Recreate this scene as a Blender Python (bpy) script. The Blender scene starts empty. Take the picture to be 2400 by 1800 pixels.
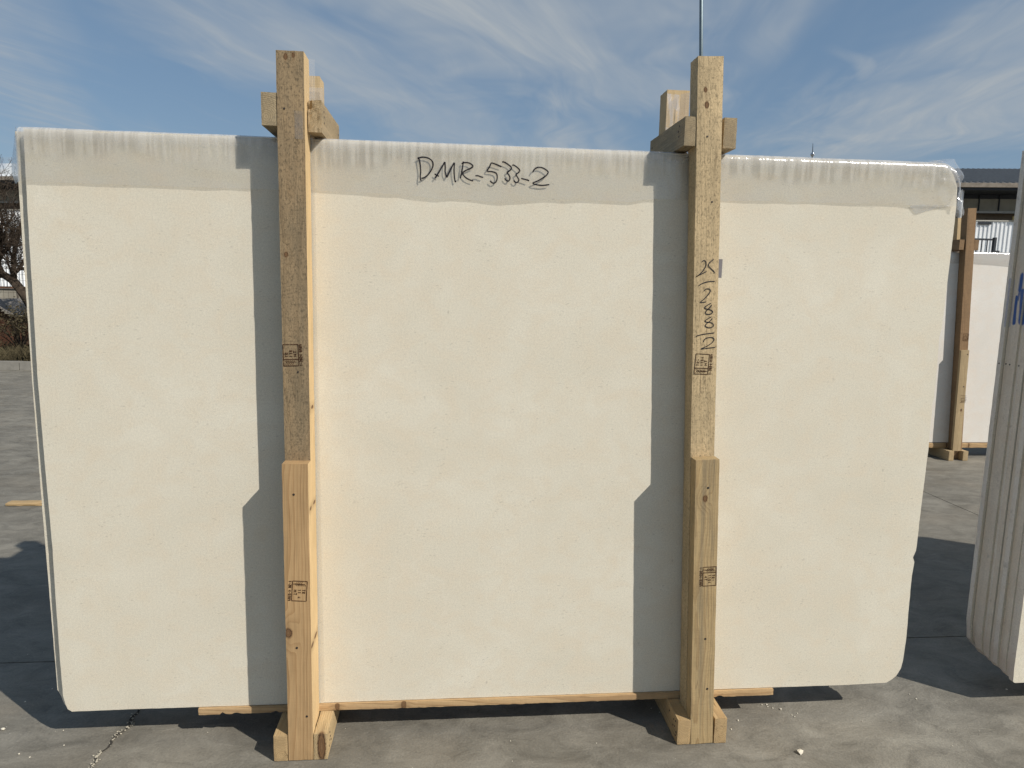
import bpy, bmesh, math, random
from mathutils import Vector, Matrix, noise as mn
random.seed(7)
SC = bpy.context.scene
COL = SC.collection

# ------------------------------------------------------------------ camera
CAM_LOC = Vector((1.2934, -2.2915, 1.5776))
YAW, PITCH, ROLL = 0.0922, 0.1395, 0.0202
fwd = Vector((math.sin(YAW) * math.cos(PITCH), math.cos(YAW) * math.cos(PITCH), -math.sin(PITCH)))
rgt = Vector((math.cos(YAW), -math.sin(YAW), 0))
dwn = fwd.cross(rgt)
r2 = rgt * math.cos(ROLL) - dwn * math.sin(ROLL)
d2 = rgt * math.sin(ROLL) + dwn * math.cos(ROLL)
cam = bpy.data.cameras.new('camera')
cam.sensor_fit = 'HORIZONTAL'; cam.sensor_width = 36.0
cam.lens = 36.0 * 1619.14 / 2400.0
cam.clip_start = 0.05; cam.clip_end = 2000
camo = bpy.data.objects.new('camera', cam); COL.objects.link(camo)
camo.matrix_world = Matrix(((r2.x, -d2.x, -fwd.x, CAM_LOC.x), (r2.y, -d2.y, -fwd.y, CAM_LOC.y),
                            (r2.z, -d2.z, -fwd.z, CAM_LOC.z), (0, 0, 0, 1)))
SC.camera = camo

# ------------------------------------------------------------------ sky and sun
TO_SUN = Vector((1.22, -1.0, 1.36)).normalized()
SUN_EL = math.asin(TO_SUN.z)
SUN_AZ = math.atan2(TO_SUN.x, TO_SUN.y)
SKY_STRENGTH = 0.118
SUN_STRENGTH = 4.2
EXPOSURE = 0.10


class NT:
    """small helper to write node trees"""
    def __init__(s, tree):
        s.t = tree; s.n = tree.nodes; s.l = tree.links; s.n.clear()
    def add(s, typ, **kw):
        n = s.n.new(typ)
        for k, v in kw.items():
            setattr(n, k, v)
        return n
    def put(s, sock, v):
        if isinstance(v, bpy.types.NodeSocket):
            s.l.new(v, sock)
        elif v is not None:
            if hasattr(sock.default_value, '__len__') and not hasattr(v, '__len__'):
                v = [v] * len(sock.default_value)
            if hasattr(v, '__len__') and len(v) == 3 and len(sock.default_value) == 4:
                v = (*v, 1)
            sock.default_value = v
    def math(s, op, a, b=None, c=None, clamp=False):
        n = s.add('ShaderNodeMath', operation=op, use_clamp=clamp)
        for i, v in enumerate((a, b, c)):
            if v is not None: s.put(n.inputs[i], v)
        return n.outputs[0]
    def vm(s, op, a, b=None):
        n = s.add('ShaderNodeVectorMath', operation=op)
        s.put(n.inputs[0], a)
        if b is not None: s.put(n.inputs[3] if op == 'SCALE' else n.inputs[1], b)
        return n.outputs['Value'] if op in ('LENGTH', 'DOT_PRODUCT', 'DISTANCE') else n.outputs[0]
    def noise(s, vec, scale=5, detail=3, rough=.5, dist=0.):
        n = s.add('ShaderNodeTexNoise')
        s.put(n.inputs['Vector'], vec)
        n.inputs['Scale'].default_value = scale; n.inputs['Detail'].default_value = detail
        n.inputs['Roughness'].default_value = rough; n.inputs['Distortion'].default_value = dist
        return n.outputs[0]
    def vor(s, vec, scale=5, rand=1.):
        n = s.add('ShaderNodeTexVoronoi'); s.put(n.inputs['Vector'], vec)
        n.inputs['Scale'].default_value = scale; n.inputs['Randomness'].default_value = rand
        return n.outputs['Distance']
    def ramp(s, f, stops, interp='LINEAR'):
        n = s.add('ShaderNodeValToRGB'); n.color_ramp.interpolation = interp
        e = n.color_ramp.elements
        while len(e) < len(stops): e.new(0.5)
        for i, (p, c) in enumerate(stops):
            e[i].position = p
            e[i].color = (c, c, c, 1) if not hasattr(c, '__len__') else (*c[:3], 1)
        s.put(n.inputs[0], f)
        return n.outputs[0]
    def mix(s, f, a, b, blend='MIX'):
        n = s.add('ShaderNodeMix', data_type='RGBA', blend_type=blend)
        s.put(n.inputs[0], f); s.put(n.inputs[6], a); s.put(n.inputs[7], b)
        return n.outputs[2]
    def mapv(s, vec, scale=(1, 1, 1), loc=(0, 0, 0), rot=(0, 0, 0)):
        n = s.add('ShaderNodeMapping'); s.put(n.inputs[0], vec)
        n.inputs['Scale'].default_value = scale; n.inputs['Location'].default_value = loc
        n.inputs['Rotation'].default_value = rot
        return n.outputs[0]
    def sep(s, v):
        n = s.add('ShaderNodeSeparateXYZ'); s.put(n.inputs[0], v); return n.outputs
    def comb(s, x, y, z):
        n = s.add('ShaderNodeCombineXYZ')
        for i, v in enumerate((x, y, z)): s.put(n.inputs[i], v)
        return n.outputs[0]
    def maprange(s, v, a, b, c=0., d=1., smooth=False):
        n = s.add('ShaderNodeMapRange', interpolation_type='SMOOTHSTEP' if smooth else 'LINEAR')
        s.put(n.inputs[0], v)
        for i, q in enumerate((a, b, c, d)): n.inputs[1 + i].default_value = q
        return n.outputs[0]
    def bump(s, h, strength=.3, dist=.002):
        n = s.add('ShaderNodeBump'); s.put(n.inputs['Height'], h)
        n.inputs['Strength'].default_value = strength; n.inputs['Distance'].default_value = dist
        return n.outputs[0]


def build_world():
    w = bpy.data.worlds.new('World'); SC.world = w; w.use_nodes = True
    g = NT(w.node_tree)
    sky = g.add('ShaderNodeTexSky', sky_type='NISHITA')
    sky.sun_disc = False; sky.sun_elevation = SUN_EL; sky.sun_rotation = SUN_AZ
    sky.altitude = 0; sky.air_density = 1.0; sky.dust_density = .8; sky.ozone_density = 2.0
    d = g.add('ShaderNodeTexCoord').outputs['Generated']
    x, y, z = g.sep(d)
    zc = g.math('MAXIMUM', z, 0.05)
    px = g.math('DIVIDE', x, zc); py = g.math('DIVIDE', y, zc)
    az = math.radians(16.4)
    u = g.math('ADD', g.math('MULTIPLY', px, math.sin(az)), g.math('MULTIPLY', py, math.cos(az)))
    v = g.math('SUBTRACT', g.math('MULTIPLY', px, math.cos(az)), g.math('MULTIPLY', py, math.sin(az)))
    uv = g.comb(u, v, 0)
    wob = g.noise(g.mapv(uv, (.55, .8, 1)), 1.0, 2, .5)
    vw = g.math('ADD', v, g.math('MULTIPLY_ADD', wob, .9, -.45))
    # fibres run along the wind, patches of cirrus thicken and thin out
    fib = g.noise(g.mapv(g.comb(u, vw, 0), (1.15, 7.0, 1), (0, 4, 0), (0, 0, -.05)), 1.0, 3, .62, .35)
    fluff = g.noise(g.mapv(g.comb(u, vw, 0), (1.5, 2.6, 1), (7, 1, 0)), 1.0, 3, .62, .5)
    zs = g.math('ADD', g.math('MAXIMUM', z, 0.), .35)
    dome = g.comb(g.math('DIVIDE', g.math('ADD', g.math('MULTIPLY', x, math.sin(az)), g.math('MULTIPLY', y, math.cos(az))), zs),
                  g.math('DIVIDE', g.math('SUBTRACT', g.math('MULTIPLY', x, math.cos(az)), g.math('MULTIPLY', y, math.sin(az))), zs), 0)
    pat = g.noise(g.mapv(dome, (1.0, 1.9, 1), (52.84, 5.96, 0), (0, 0, .1)), 1.0, 4, .55, .4)
    den = g.math('MULTIPLY', g.maprange(pat, .43, .64, 0, .95, True), g.maprange(fib, .3, .7, .3, 1.))
    for (u0, v0, su, sv, sl, k) in ((3.1, -1.55, 1.3, .50, .13, .80), (4.4, -1.30, 1.1, .42, .10, .66), (2.75, -.45, .85, .68, .10, 1.0), (3.55, -.20, .7, .40, .25, .75), (4.0, 1.80, 1.8, .95, -.20, .95), (3.0, 1.25, 1.0, .30, -.2, .7),
                                    (5.6, 1.5, 1.3, .40, -.2, .55), (3.50, .80, .26, .07, .45, .55), (2.6, .28, .35, .10, -.1, .45)):
        du = g.math('MULTIPLY', g.math('SUBTRACT', u, u0), 1 / su)
        dv = g.math('MULTIPLY', g.math('SUBTRACT', g.math('SUBTRACT', vw, v0), g.math('MULTIPLY', g.math('SUBTRACT', u, u0), sl)), 1 / sv)
        r2_ = g.math('ADD', g.math('MULTIPLY', du, du), g.math('MULTIPLY', dv, dv))
        q = g.math('ADD', g.math('EXPONENT', g.math('MULTIPLY', r2_, -.6)), g.math('MULTIPLY_ADD', fluff, .9, -.55))
        den = g.math('MAXIMUM', den, g.math('MULTIPLY', g.maprange(q, .10, .95, 0, 1, True), g.math('MULTIPLY', g.maprange(fib, .25, .75, .62, 1.08), k)))
    faint = g.math('MULTIPLY', g.maprange(fib, .5, .8, 0, .14), g.maprange(fluff, .4, .65))
    den = g.math('ADD', den, faint)
    hz = g.maprange(z, .0, .25, .10, 0., True)
    den = g.math('ADD', g.math('MULTIPLY', den, .85), hz, clamp=True)
    base = g.mix(.58, g.mix(1.0, sky.outputs[0], (.82, .82, .79, 1), 'MULTIPLY'), (1.22, 1.95, 2.95, 1))
    col = g.mix(den, base, (3.2, 3.5, 3.75, 1))
    w.cycles.sampling_method = 'MANUAL'; w.cycles.sample_map_resolution = 512
    bg = g.add('ShaderNodeBackground'); g.put(bg.inputs[0], col); bg.inputs[1].default_value = SKY_STRENGTH
    out = g.add('ShaderNodeOutputWorld'); g.l.new(bg.outputs[0], out.inputs[0])


build_world()
sun = bpy.data.lights.new('sun', 'SUN'); sun.energy = SUN_STRENGTH; sun.angle = math.radians(.53); sun.color = (1.0, .955, .88)
suno = bpy.data.objects.new('sun', sun); COL.objects.link(suno)
suno.rotation_euler = (-TO_SUN).to_track_quat('-Z', 'Y').to_euler(); suno.location = (6, -6, 8)
SC.view_settings.view_transform = 'Standard'; SC.view_settings.look = 'None'
SC.view_settings.exposure = EXPOSURE; SC.view_settings.gamma = 1.0
SC.view_settings.use_curve_mapping = False
SC.cycles.max_bounces = 6; SC.cycles.diffuse_bounces = 3; SC.cycles.adaptive_threshold = .02; SC.cycles.transparent_max_bounces = 16

# ------------------------------------------------------------------ object helpers
W = {}


def link(o, parent=None, M=None):
    M = M or Matrix.Identity(4)
    COL.objects.link(o)
    if parent is not None:
        o.parent = parent
        o.matrix_basis = W[parent.name].inverted() @ M
    else:
        o.matrix_basis = M
    W[o.name] = M
    return o


def T(x, y=0, z=0):
    return Matrix.Translation(Vector((x, y, z)) if not hasattr(x, '__len__') else Vector(x))


def empty(name, loc, label=None, cat=None, group=None, rotz=0):
    o = bpy.data.objects.new(name, None); o.empty_display_size = .1
    link(o, None, T(loc) @ Matrix.Rotation(rotz, 4, 'Z'))
    return tag(o, label, cat, group)


def tag(o, label=None, cat=None, group=None, kind=None):
    if label: o['label'] = label
    if cat: o['category'] = cat
    if group: o['group'] = group
    if kind: o['kind'] = kind
    return o


def mesh(name, verts, faces, mat, parent=None, M=None, smooth=False, mats=None, midx=None):
    me = bpy.data.meshes.new(name)
    me.from_pydata([tuple(v) for v in verts], [], faces)
    for m in (mats or [mat]): me.materials.append(m)
    if midx: me.polygons.foreach_set('material_index', midx)
    if smooth: me.polygons.foreach_set('use_smooth', [True] * len(me.polygons))
    me.update()
    return link(bpy.data.objects.new(name, me), parent, M)


class MB:
    """collects shapes that make up ONE piece"""
    def __init__(s): s.v = []; s.f = []
    def box(s, x0, x1, y0, y1, z0, z1):
        b = len(s.v)
        s.v += [(x, y, z) for z in (z0, z1) for y in (y0, y1) for x in (x0, x1)]
        s.f += [tuple(b + i for i in q) for q in ((0, 2, 3, 1), (4, 5, 7, 6), (0, 1, 5, 4), (2, 6, 7, 3), (0, 4, 6, 2), (1, 3, 7, 5))]
        return s
    def tube(s, pts, rad, n=6, cap=True):
        b = len(s.v); pts = [Vector(p) for p in pts]
        if not hasattr(rad, '__len__'): rad = [rad] * len(pts)
        for i, p in enumerate(pts):
            t = (pts[min(i + 1, len(pts) - 1)] - pts[max(i - 1, 0)]).normalized()
            a = t.cross(Vector((0, 0, 1)) if abs(t.z) < .9 else Vector((1, 0, 0))).normalized(); c = t.cross(a)
            for k in range(n):
                an = 2 * math.pi * k / n
                s.v.append(tuple(p + (a * math.cos(an) + c * math.sin(an)) * rad[i]))
        for i in range(len(pts) - 1):
            for k in range(n):
                k2 = (k + 1) % n
                s.f.append((b + i * n + k, b + i * n + k2, b + (i + 1) * n + k2, b + (i + 1) * n + k))
        if cap:
            s.f.append(tuple(b + k for k in range(n))[::-1]); e = b + (len(pts) - 1) * n
            s.f.append(tuple(e + k for k in range(n)))
        return s
    def build(s, name, mat, parent=None, M=None, smooth=False):
        return mesh(name, s.v, s.f, mat, parent, M, smooth)


def catmull(pts, n=6):
    P = [pts[0]] + list(pts) + [pts[-1]]
    if len(pts) < 3: return list(pts)
    o = []
    for i in range(1, len(P) - 2):
        p0, p1, p2, p3 = [Vector(q) for q in P[i - 1:i + 3]]
        for k in range(n):
            t = k / n
            o.append(tuple(.5 * ((2 * p1) + (p2 - p0) * t + (2 * p0 - 5 * p1 + 4 * p2 - p3) * t * t + (3 * p1 - p0 - 3 * p2 + p3) * t ** 3)))
    o.append(tuple(P[-1])); return o


def ribbon(mb, pts, width, place, taper=True, n=5):
    """flat ink stroke: 2-D points -> place(x, z) gives the 3-D point on the surface"""
    q = catmull(pts, n) if n > 1 else list(pts)
    b = len(mb.v); m = len(q)
    for i, p in enumerate(q):
        a = q[max(i - 1, 0)]; c = q[min(i + 1, m - 1)]
        t = Vector((c[0] - a[0], c[1] - a[1]))
        if t.length < 1e-9: t = Vector((1, 0))
        t.normalize(); nn = Vector((-t.y, t.x))
        w = width * .5 * (1 + .22 * mn.noise(Vector((p[0] * 60, p[1] * 60, 0))))
        if taper and (i == 0 or i == m - 1): w *= .55
        mb.v += [place(p[0] + nn.x * w, p[1] + nn.y * w), place(p[0] - nn.x * w, p[1] - nn.y * w)]
    for i in range(m - 1):
        mb.f.append((b + 2 * i, b + 2 * i + 1, b + 2 * i + 3, b + 2 * i + 2))


# ------------------------------------------------------------------ materials
def material(name):
    m = bpy.data.materials.new(name); m.use_nodes = True
    return m, NT(m.node_tree)


def finish(m, g, col, rough=.8, normal=None, spec=.3, metallic=0.):
    p = g.add('ShaderNodeBsdfPrincipled')
    g.put(p.inputs['Base Color'], col); g.put(p.inputs['Roughness'], rough)
    p.inputs['Specular IOR Level'].default_value = spec; p.inputs['Metallic'].default_value = metallic
    if normal is not None: g.put(p.inputs['Normal'], normal)
    o = g.add('ShaderNodeOutputMaterial'); g.l.new(p.outputs[0], o.inputs[0])
    return m


def plain(name, col, rough=.7, spec=.3, metallic=0., var=.12, scale=6.):
    m, g = material(name)
    pos = g.add('ShaderNodeNewGeometry').outputs['Position']
    n = g.noise(pos, scale, 4, .6)
    c = g.mix(1., col, g.ramp(n, [(.25, 1 - var), (.75, 1 + var)]), 'MULTIPLY')
    return finish(m, g, c, rough, None, spec, metallic)


def stone_mat(name, base, edge=0., paint=False):
    m, g = material(name)
    pos = g.add('ShaderNodeNewGeometry').outputs['Position']
    mott = g.noise(pos, 2.3, 3, .62, .6)
    mid = g.noise(g.mapv(pos, (1, 1, 1.3), (5, 2, 1)), 11, 3, .6, .5)
    c = g.mix(g.maprange(mott, .3, .72), [b * k for b, k in zip(base, (.945, .935, .915))], [min(1, b * k) for b, k in zip(base, (1.04, 1.045, 1.05))])
    c = g.mix(g.math('MULTIPLY', g.maprange(mid, .42, .70), .75), c, (base[0] * .99, base[1] * .945, base[2] * .90))
    # grain
    gr = g.noise(pos, 420, 1, .6)
    c = g.mix(1., c, g.ramp(gr, [(.28, .84), (.5, 1.0), (.74, 1.12)]), 'MULTIPLY')
    gr2 = g.noise(pos, 150, 1, .5)
    c = g.mix(1., c, g.ramp(gr2, [(.3, .95), (.7, 1.045)]), 'MULTIPLY')
    # little dark fossil flecks and pits
    fl = g.vor(g.mapv(pos, (1, 1, .55), (0, 0, 0), (0, .6, 0)), 26)
    gate = g.maprange(g.noise(pos, 17, 2, .5), .58, .66)
    c = g.mix(g.math('MULTIPLY', g.math('MULTIPLY', g.maprange(fl, .04, .11, 1, 0), gate), .38), c, (.30, .265, .21))
    fl2 = g.vor(g.mapv(pos, (.5, 1, 1.2), (3, 0, 1), (0, -.5, 0)), 70)
    gate2 = g.maprange(g.noise(g.mapv(pos, (1, 1, 1), (7, 7, 7)), 9, 2, .5), .47, .6)
    c = g.mix(g.math('MULTIPLY', g.math('MULTIPLY', g.maprange(fl2, .09, .2, 1, 0), gate2), .36), c, (.33, .29, .23))
    # a few faint ochre stains
    st = g.maprange(g.noise(g.mapv(pos, (1, 1, 1), (1.3, 0, 2.2)), 4.2, 3, .5), .70, .80)
    c = g.mix(g.math('MULTIPLY', st, .35), c, (.60, .46, .27))
    pw = g.math('ABSOLUTE', g.math('SUBTRACT', g.noise(g.mapv(pos, (1, 1, .6), (9, 1, 4), (0, .7, 0)), 3.3, 3, .5, .3), .5))
    pg_ = g.maprange(g.noise(g.mapv(pos, (1, 1, 1), (3, 8, 2)), 2.2, 2), .54, .66)
    c = g.mix(g.math('MULTIPLY', g.math('MULTIPLY', g.maprange(pw, 0., .007, 1, 0), pg_), .10), c, (.86, .82, .73))
    if edge:
        saw = g.noise(g.mapv(pos, (60, 60, 2.2)), 1, 3, .6)
        c = g.mix(g.math('MULTIPLY', g.maprange(saw, .3, .75), edge), c, (.40, .33, .26))
        dots = g.maprange(g.noise(pos, 34, 4, .6), .60, .74)
        c = g.mix(g.math('MULTIPLY', dots, .35), c, (.30, .25, .2))
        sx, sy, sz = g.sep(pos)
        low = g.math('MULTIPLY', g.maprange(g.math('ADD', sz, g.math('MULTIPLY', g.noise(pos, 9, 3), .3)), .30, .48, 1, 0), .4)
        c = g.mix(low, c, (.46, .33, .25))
    if paint:      # sprayed blue strokes across the slab ends
        sx, sy, sz = g.sep(pos)
        p2 = g.comb(sy, sz, 0)
        nz = g.math('MULTIPLY', g.math('SUBTRACT', g.noise(g.mapv(pos, (1, 40, 9)), 1, 3, .6), .5), .011)
        tot = None
        for (ay, az_, by, bz, w, k) in ((.237, 1.64, .234, 1.469, .007, .38), (.209, 1.575, .207, 1.48, .007, .95), (.190, 1.66, .192, 1.606, .0095, .95),
                                        (.192, 1.606, .195, 1.571, .007, .8), (.176, 1.60, .166, 1.485, .0085, .92), (.184, 1.60, .172, 1.572, .007, .8), (.150, 1.63, .152, 1.55, .008, .9)):
            A = Vector((ay, az_, 0)); B = Vector((by, bz, 0)); D = B - A
            pa = g.vm('SUBTRACT', p2, tuple(A))
            h = g.math('DIVIDE', g.vm('DOT_PRODUCT', pa, tuple(D)), D.length_squared, clamp=True)
            sc = g.add('ShaderNodeVectorMath', operation='SCALE'); sc.inputs[0].default_value = tuple(D); g.put(sc.inputs[3], h)
            dd = g.math('ADD', g.vm('LENGTH', g.vm('SUBTRACT', pa, sc.outputs[0])), nz)
            mk = g.math('MULTIPLY', g.maprange(dd, w * .95, w * 1.75, 1, 0, True), k)
            tot = mk if tot is None else g.math('MAXIMUM', tot, mk)
        c = g.mix(tot, c, (.022, .095, .33))
    bh = g.math('ADD', g.math('MULTIPLY', gr, .6), g.math('MULTIPLY', gr2, .5))
    return finish(m, g, c, .62, g.bump(bh, .10, .0015), .28)


def wood_mat(name, light, dark, spacing=.0042, pith=(.03, .055), tilt=(.004, .006), contrast=.6, weather=0., grey=(.30, .27, .22),
             sawn=.0, knots=(), streak=0., bumps=.5):
    """solid wood: growth rings round a pith parallel to local Z, fibres, saw marks, knots"""
    m, g = material(name)
    oc = g.add('ShaderNodeTexCoord').outputs['Object']
    rnd = g.add('ShaderNodeObjectInfo').outputs['Random']
    off = g.comb(g.math('MULTIPLY', rnd, 7.3), g.math('MULTIPLY', rnd, 3.1), g.math('MULTIPLY', rnd, 11.7))
    p = g.vm('ADD', oc, off)
    x, y, z = g.sep(oc)
    w1 = g.math('MULTIPLY_ADD', g.noise(g.mapv(p, (6, 6, 1.3)), 1, 3, .5), .030, -.015)
    w2 = g.math('MULTIPLY_ADD', g.noise(g.mapv(p, (30, 30, 4)), 1, 2, .5), .004, -.002)
    warp = g.math('ADD', w1, w2)
    # knots push the grain aside
    kd = None
    for (kx, ky, kz, kr) in knots:
        d = g.vm('LENGTH', g.mapv(g.vm('SUBTRACT', oc, (kx, ky, kz)), (1, .35, .62)))
        b = g.math('MULTIPLY', g.maprange(d, kr * .6, kr * 4.5, 1, 0, True), kr * 1.1)
        warp = g.math('ADD', warp, b)
    xx = g.math('ADD', g.math('SUBTRACT', x, pith[0]), g.math('MULTIPLY', z, tilt[0]))
    yy = g.math('ADD', g.math('SUBTRACT', y, pith[1]), g.math('MULTIPLY', z, tilt[1]))
    r = g.math('ADD', g.vm('LENGTH', g.comb(xx, yy, 0)), warp)
    fr = g.math('FRACT', g.math('DIVIDE', r, spacing))
    ring = g.ramp(fr, [(0, 0.), (.45, .12), (.82, .75), (.93, 1.), (1., 0.)])
    rv = g.maprange(g.noise(g.comb(g.math('MULTIPLY', r, 90), 0, 0), 1, 2), .3, .7, .35, 1.1)
    c = g.mix(g.math('MULTIPLY', g.math('MULTIPLY', ring, rv), contrast), light, dark)
    fib = g.noise(g.mapv(p, (420, 420, 9)), 1, 3, .6)
    c = g.mix(1., c, g.ramp(fib, [(.25, .84), (.5, 1.), (.75, 1.13)]), 'MULTIPLY')
    blot = g.noise(g.mapv(p, (9, 9, 3)), 1, 4, .6, .4)
    c = g.mix(1., c, g.ramp(blot, [(.3, .86), (.7, 1.1)]), 'MULTIPLY')
    if streak:
        s = g.noise(g.mapv(p, (55, 55, 1.7), (4, 4, 4)), 1, 4, .6, .3)
        c = g.mix(g.math('MULTIPLY', g.maprange(s, .52, .70), streak), c, (.115, .105, .08))
    if weather:
        wz = g.noise(g.mapv(p, (14, 14, 5), (2, 5, 1)), 1, 5, .65)
        c = g.mix(g.math('MULTIPLY', g.maprange(wz, .30, .66), weather), c, grey)
        sp = g.noise(g.mapv(p, (170, 170, 110)), 1, 4, .7)
        c = g.mix(g.math('MULTIPLY', g.maprange(sp, .50, .66), weather * .95), c, [q * .48 for q in grey])
        dk = g.maprange(g.noise(g.mapv(p, (95, 95, 60), (3, 9, 2)), 1, 4, .7), .57, .68)
        c = g.mix(g.math('MULTIPLY', dk, weather * .55), c, [q * .42 for q in grey])
        pale = g.maprange(g.noise(g.mapv(p, (240, 240, 130), (9, 3, 3)), 1, 3, .7), .60, .74)
        c = g.mix(g.math('MULTIPLY', pale, weather * .75), c, [min(1, q * 1.35) for q in light])
    ck = g.math('ABSOLUTE', g.math('SUBTRACT', g.noise(g.mapv(p, (34, 34, .9), (5, 2, 8)), 1, 2, .5, .2), .5))
    ckg = g.maprange(g.noise(g.mapv(p, (8, 8, 2.2), (1, 6, 3)), 1, 2), .55, .64)
    c = g.mix(g.math('MULTIPLY', g.math('MULTIPLY', g.maprange(ck, .002, .010, 1, 0), ckg), .6), c, [q * .28 for q in dark])
    sw = None
    if sawn:
        sw = g.noise(g.mapv(p, (12, 12, 330), (1, 1, 1), (.0, .09, .0)), 1, 3, .55)
        c = g.mix(1., c, g.ramp(sw, [(.3, 1 - .30 * sawn), (.5, 1.), (.7, 1 + .12 * sawn)]), 'MULTIPLY')
    for (kx, ky, kz, kr) in knots:
        kn = g.math('MULTIPLY', g.math('SUBTRACT', g.noise(p, 130, 3), .5), kr * .5)
        d = g.math('ADD', g.vm('LENGTH', g.mapv(g.vm('SUBTRACT', oc, (kx, ky, kz)), (1, .25, .72))), kn)
        kcol = g.ramp(g.math('DIVIDE', d, kr), [(0, (.20, .115, .055)), (.4, (.13, .07, .035)), (.6, (.19, .10, .045)), (.8, (.055, .03, .018)), (1, (.16, .09, .04))])
        c = g.mix(g.maprange(d, kr * .85, kr * 1.25, 1, 0), c, kcol)
        tail = g.math('MULTIPLY', g.maprange(g.math('ABSOLUTE', g.math('SUBTRACT', x, kx)), 0, kr * .55, 1, 0),
                      g.maprange(g.math('ABSOLUTE', g.math('SUBTRACT', z, kz)), kr, kr * 6, .45, 0))
        c = g.mix(tail, c, (.20, .12, .06))
    h = g.math('ADD', g.math('MULTIPLY', fib, .6), g.math('MULTIPLY', ring, .25))
    h = g.math('ADD', h, g.math('MULTIPLY', g.noise(g.mapv(p, (160, 160, 90)), 1, 4, .7), .8 * (weather + sawn * .5)))
    if sw is not None: h = g.math('ADD', h, g.math('MULTIPLY', sw, .5 * sawn))
    return finish(m, g, c, .78, g.bump(h, bumps, .003), .22)


def film_mat(name, opacity=.05, tint=(.86, .845, .81), streaks=True, rough=.16, gloss=.085):
    m, g = material(name)
    pos = g.add('ShaderNodeNewGeometry').outputs['Position']
    sx, sy, sz = g.sep(pos)
    o = g.math('MULTIPLY_ADD', g.noise(pos, 9, 3, .6), .08, opacity - .04)
    tcol = (.995, .992, .985)
    if streaks:     # the sheet stands off white along the fold; damp bars, where it clings, run down from there
        a = g.noise(g.comb(g.math('MULTIPLY', sx, 38), 0, g.math('MULTIPLY', sz, 2.5)), 1, 3, .65)
        a = g.maprange(a, .44, .56)
        lim = g.math('ADD', g.math('MULTIPLY', g.noise(g.comb(g.math('MULTIPLY', sx, 5), 0, 0), 1, 3), .16), 1.862)
        lo = g.maprange(g.math('SUBTRACT', sz, lim), -.008, .02)
        patch = g.maprange(g.noise(g.comb(g.math('MULTIPLY', sx, 1.5), 3, 0), 1, 2), .40, .56)
        tcol = g.mix(g.math('MULTIPLY', g.math('MULTIPLY', a, lo), patch), tcol, (.865, .86, .855))
        o = g.math('ADD', o, g.math('MULTIPLY', g.math('MULTIPLY', g.math('SUBTRACT', 1., a), lo), .16))
        o = g.math('ADD', o, g.maprange(sz, 1.975, 2.02, 0, .34, True))
    o = g.math('MINIMUM', g.math('MAXIMUM', o, .03), .95)
    dif = g.add('ShaderNodeBsdfDiffuse'); g.put(dif.inputs[0], tint)
    trl = g.add('ShaderNodeBsdfTranslucent'); g.put(trl.inputs[0], tint)
    mx = g.add('ShaderNodeMixShader'); mx.inputs[0].default_value = .35; g.l.new(dif.outputs[0], mx.inputs[1]); g.l.new(trl.outputs[0], mx.inputs[2])
    tr = g.add('ShaderNodeBsdfTransparent'); g.put(tr.inputs[0], tcol)
    m2 = g.add('ShaderNodeMixShader'); g.put(m2.inputs[0], o); g.l.new(tr.outputs[0], m2.inputs[1]); g.l.new(mx.outputs[0], m2.inputs[2])
    gl = g.add('ShaderNodeBsdfGlossy'); gl.inputs['Roughness'].default_value = rough; g.put(gl.inputs[0], (.95, .96, 1))
    nb = g.bump(g.noise(g.mapv(pos, (1, 1, .5)), 38, 4, .6, .6), 0.38, .006)
    g.l.new(nb, gl.inputs['Normal'])
    fz = g.add('ShaderNodeFresnel'); fz.inputs[0].default_value = 1.45
    fac = g.math('MINIMUM', g.math('MULTIPLY_ADD', fz.outputs[0], .25, gloss - .025), .7)
    m3 = g.add('ShaderNodeMixShader'); g.put(m3.inputs[0], fac); g.l.new(m2.outputs[0], m3.inputs[1]); g.l.new(gl.outputs[0], m3.inputs[2])
    out = g.add('ShaderNodeOutputMaterial'); g.l.new(m3.outputs[0], out.inputs[0])
    return m


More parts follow.
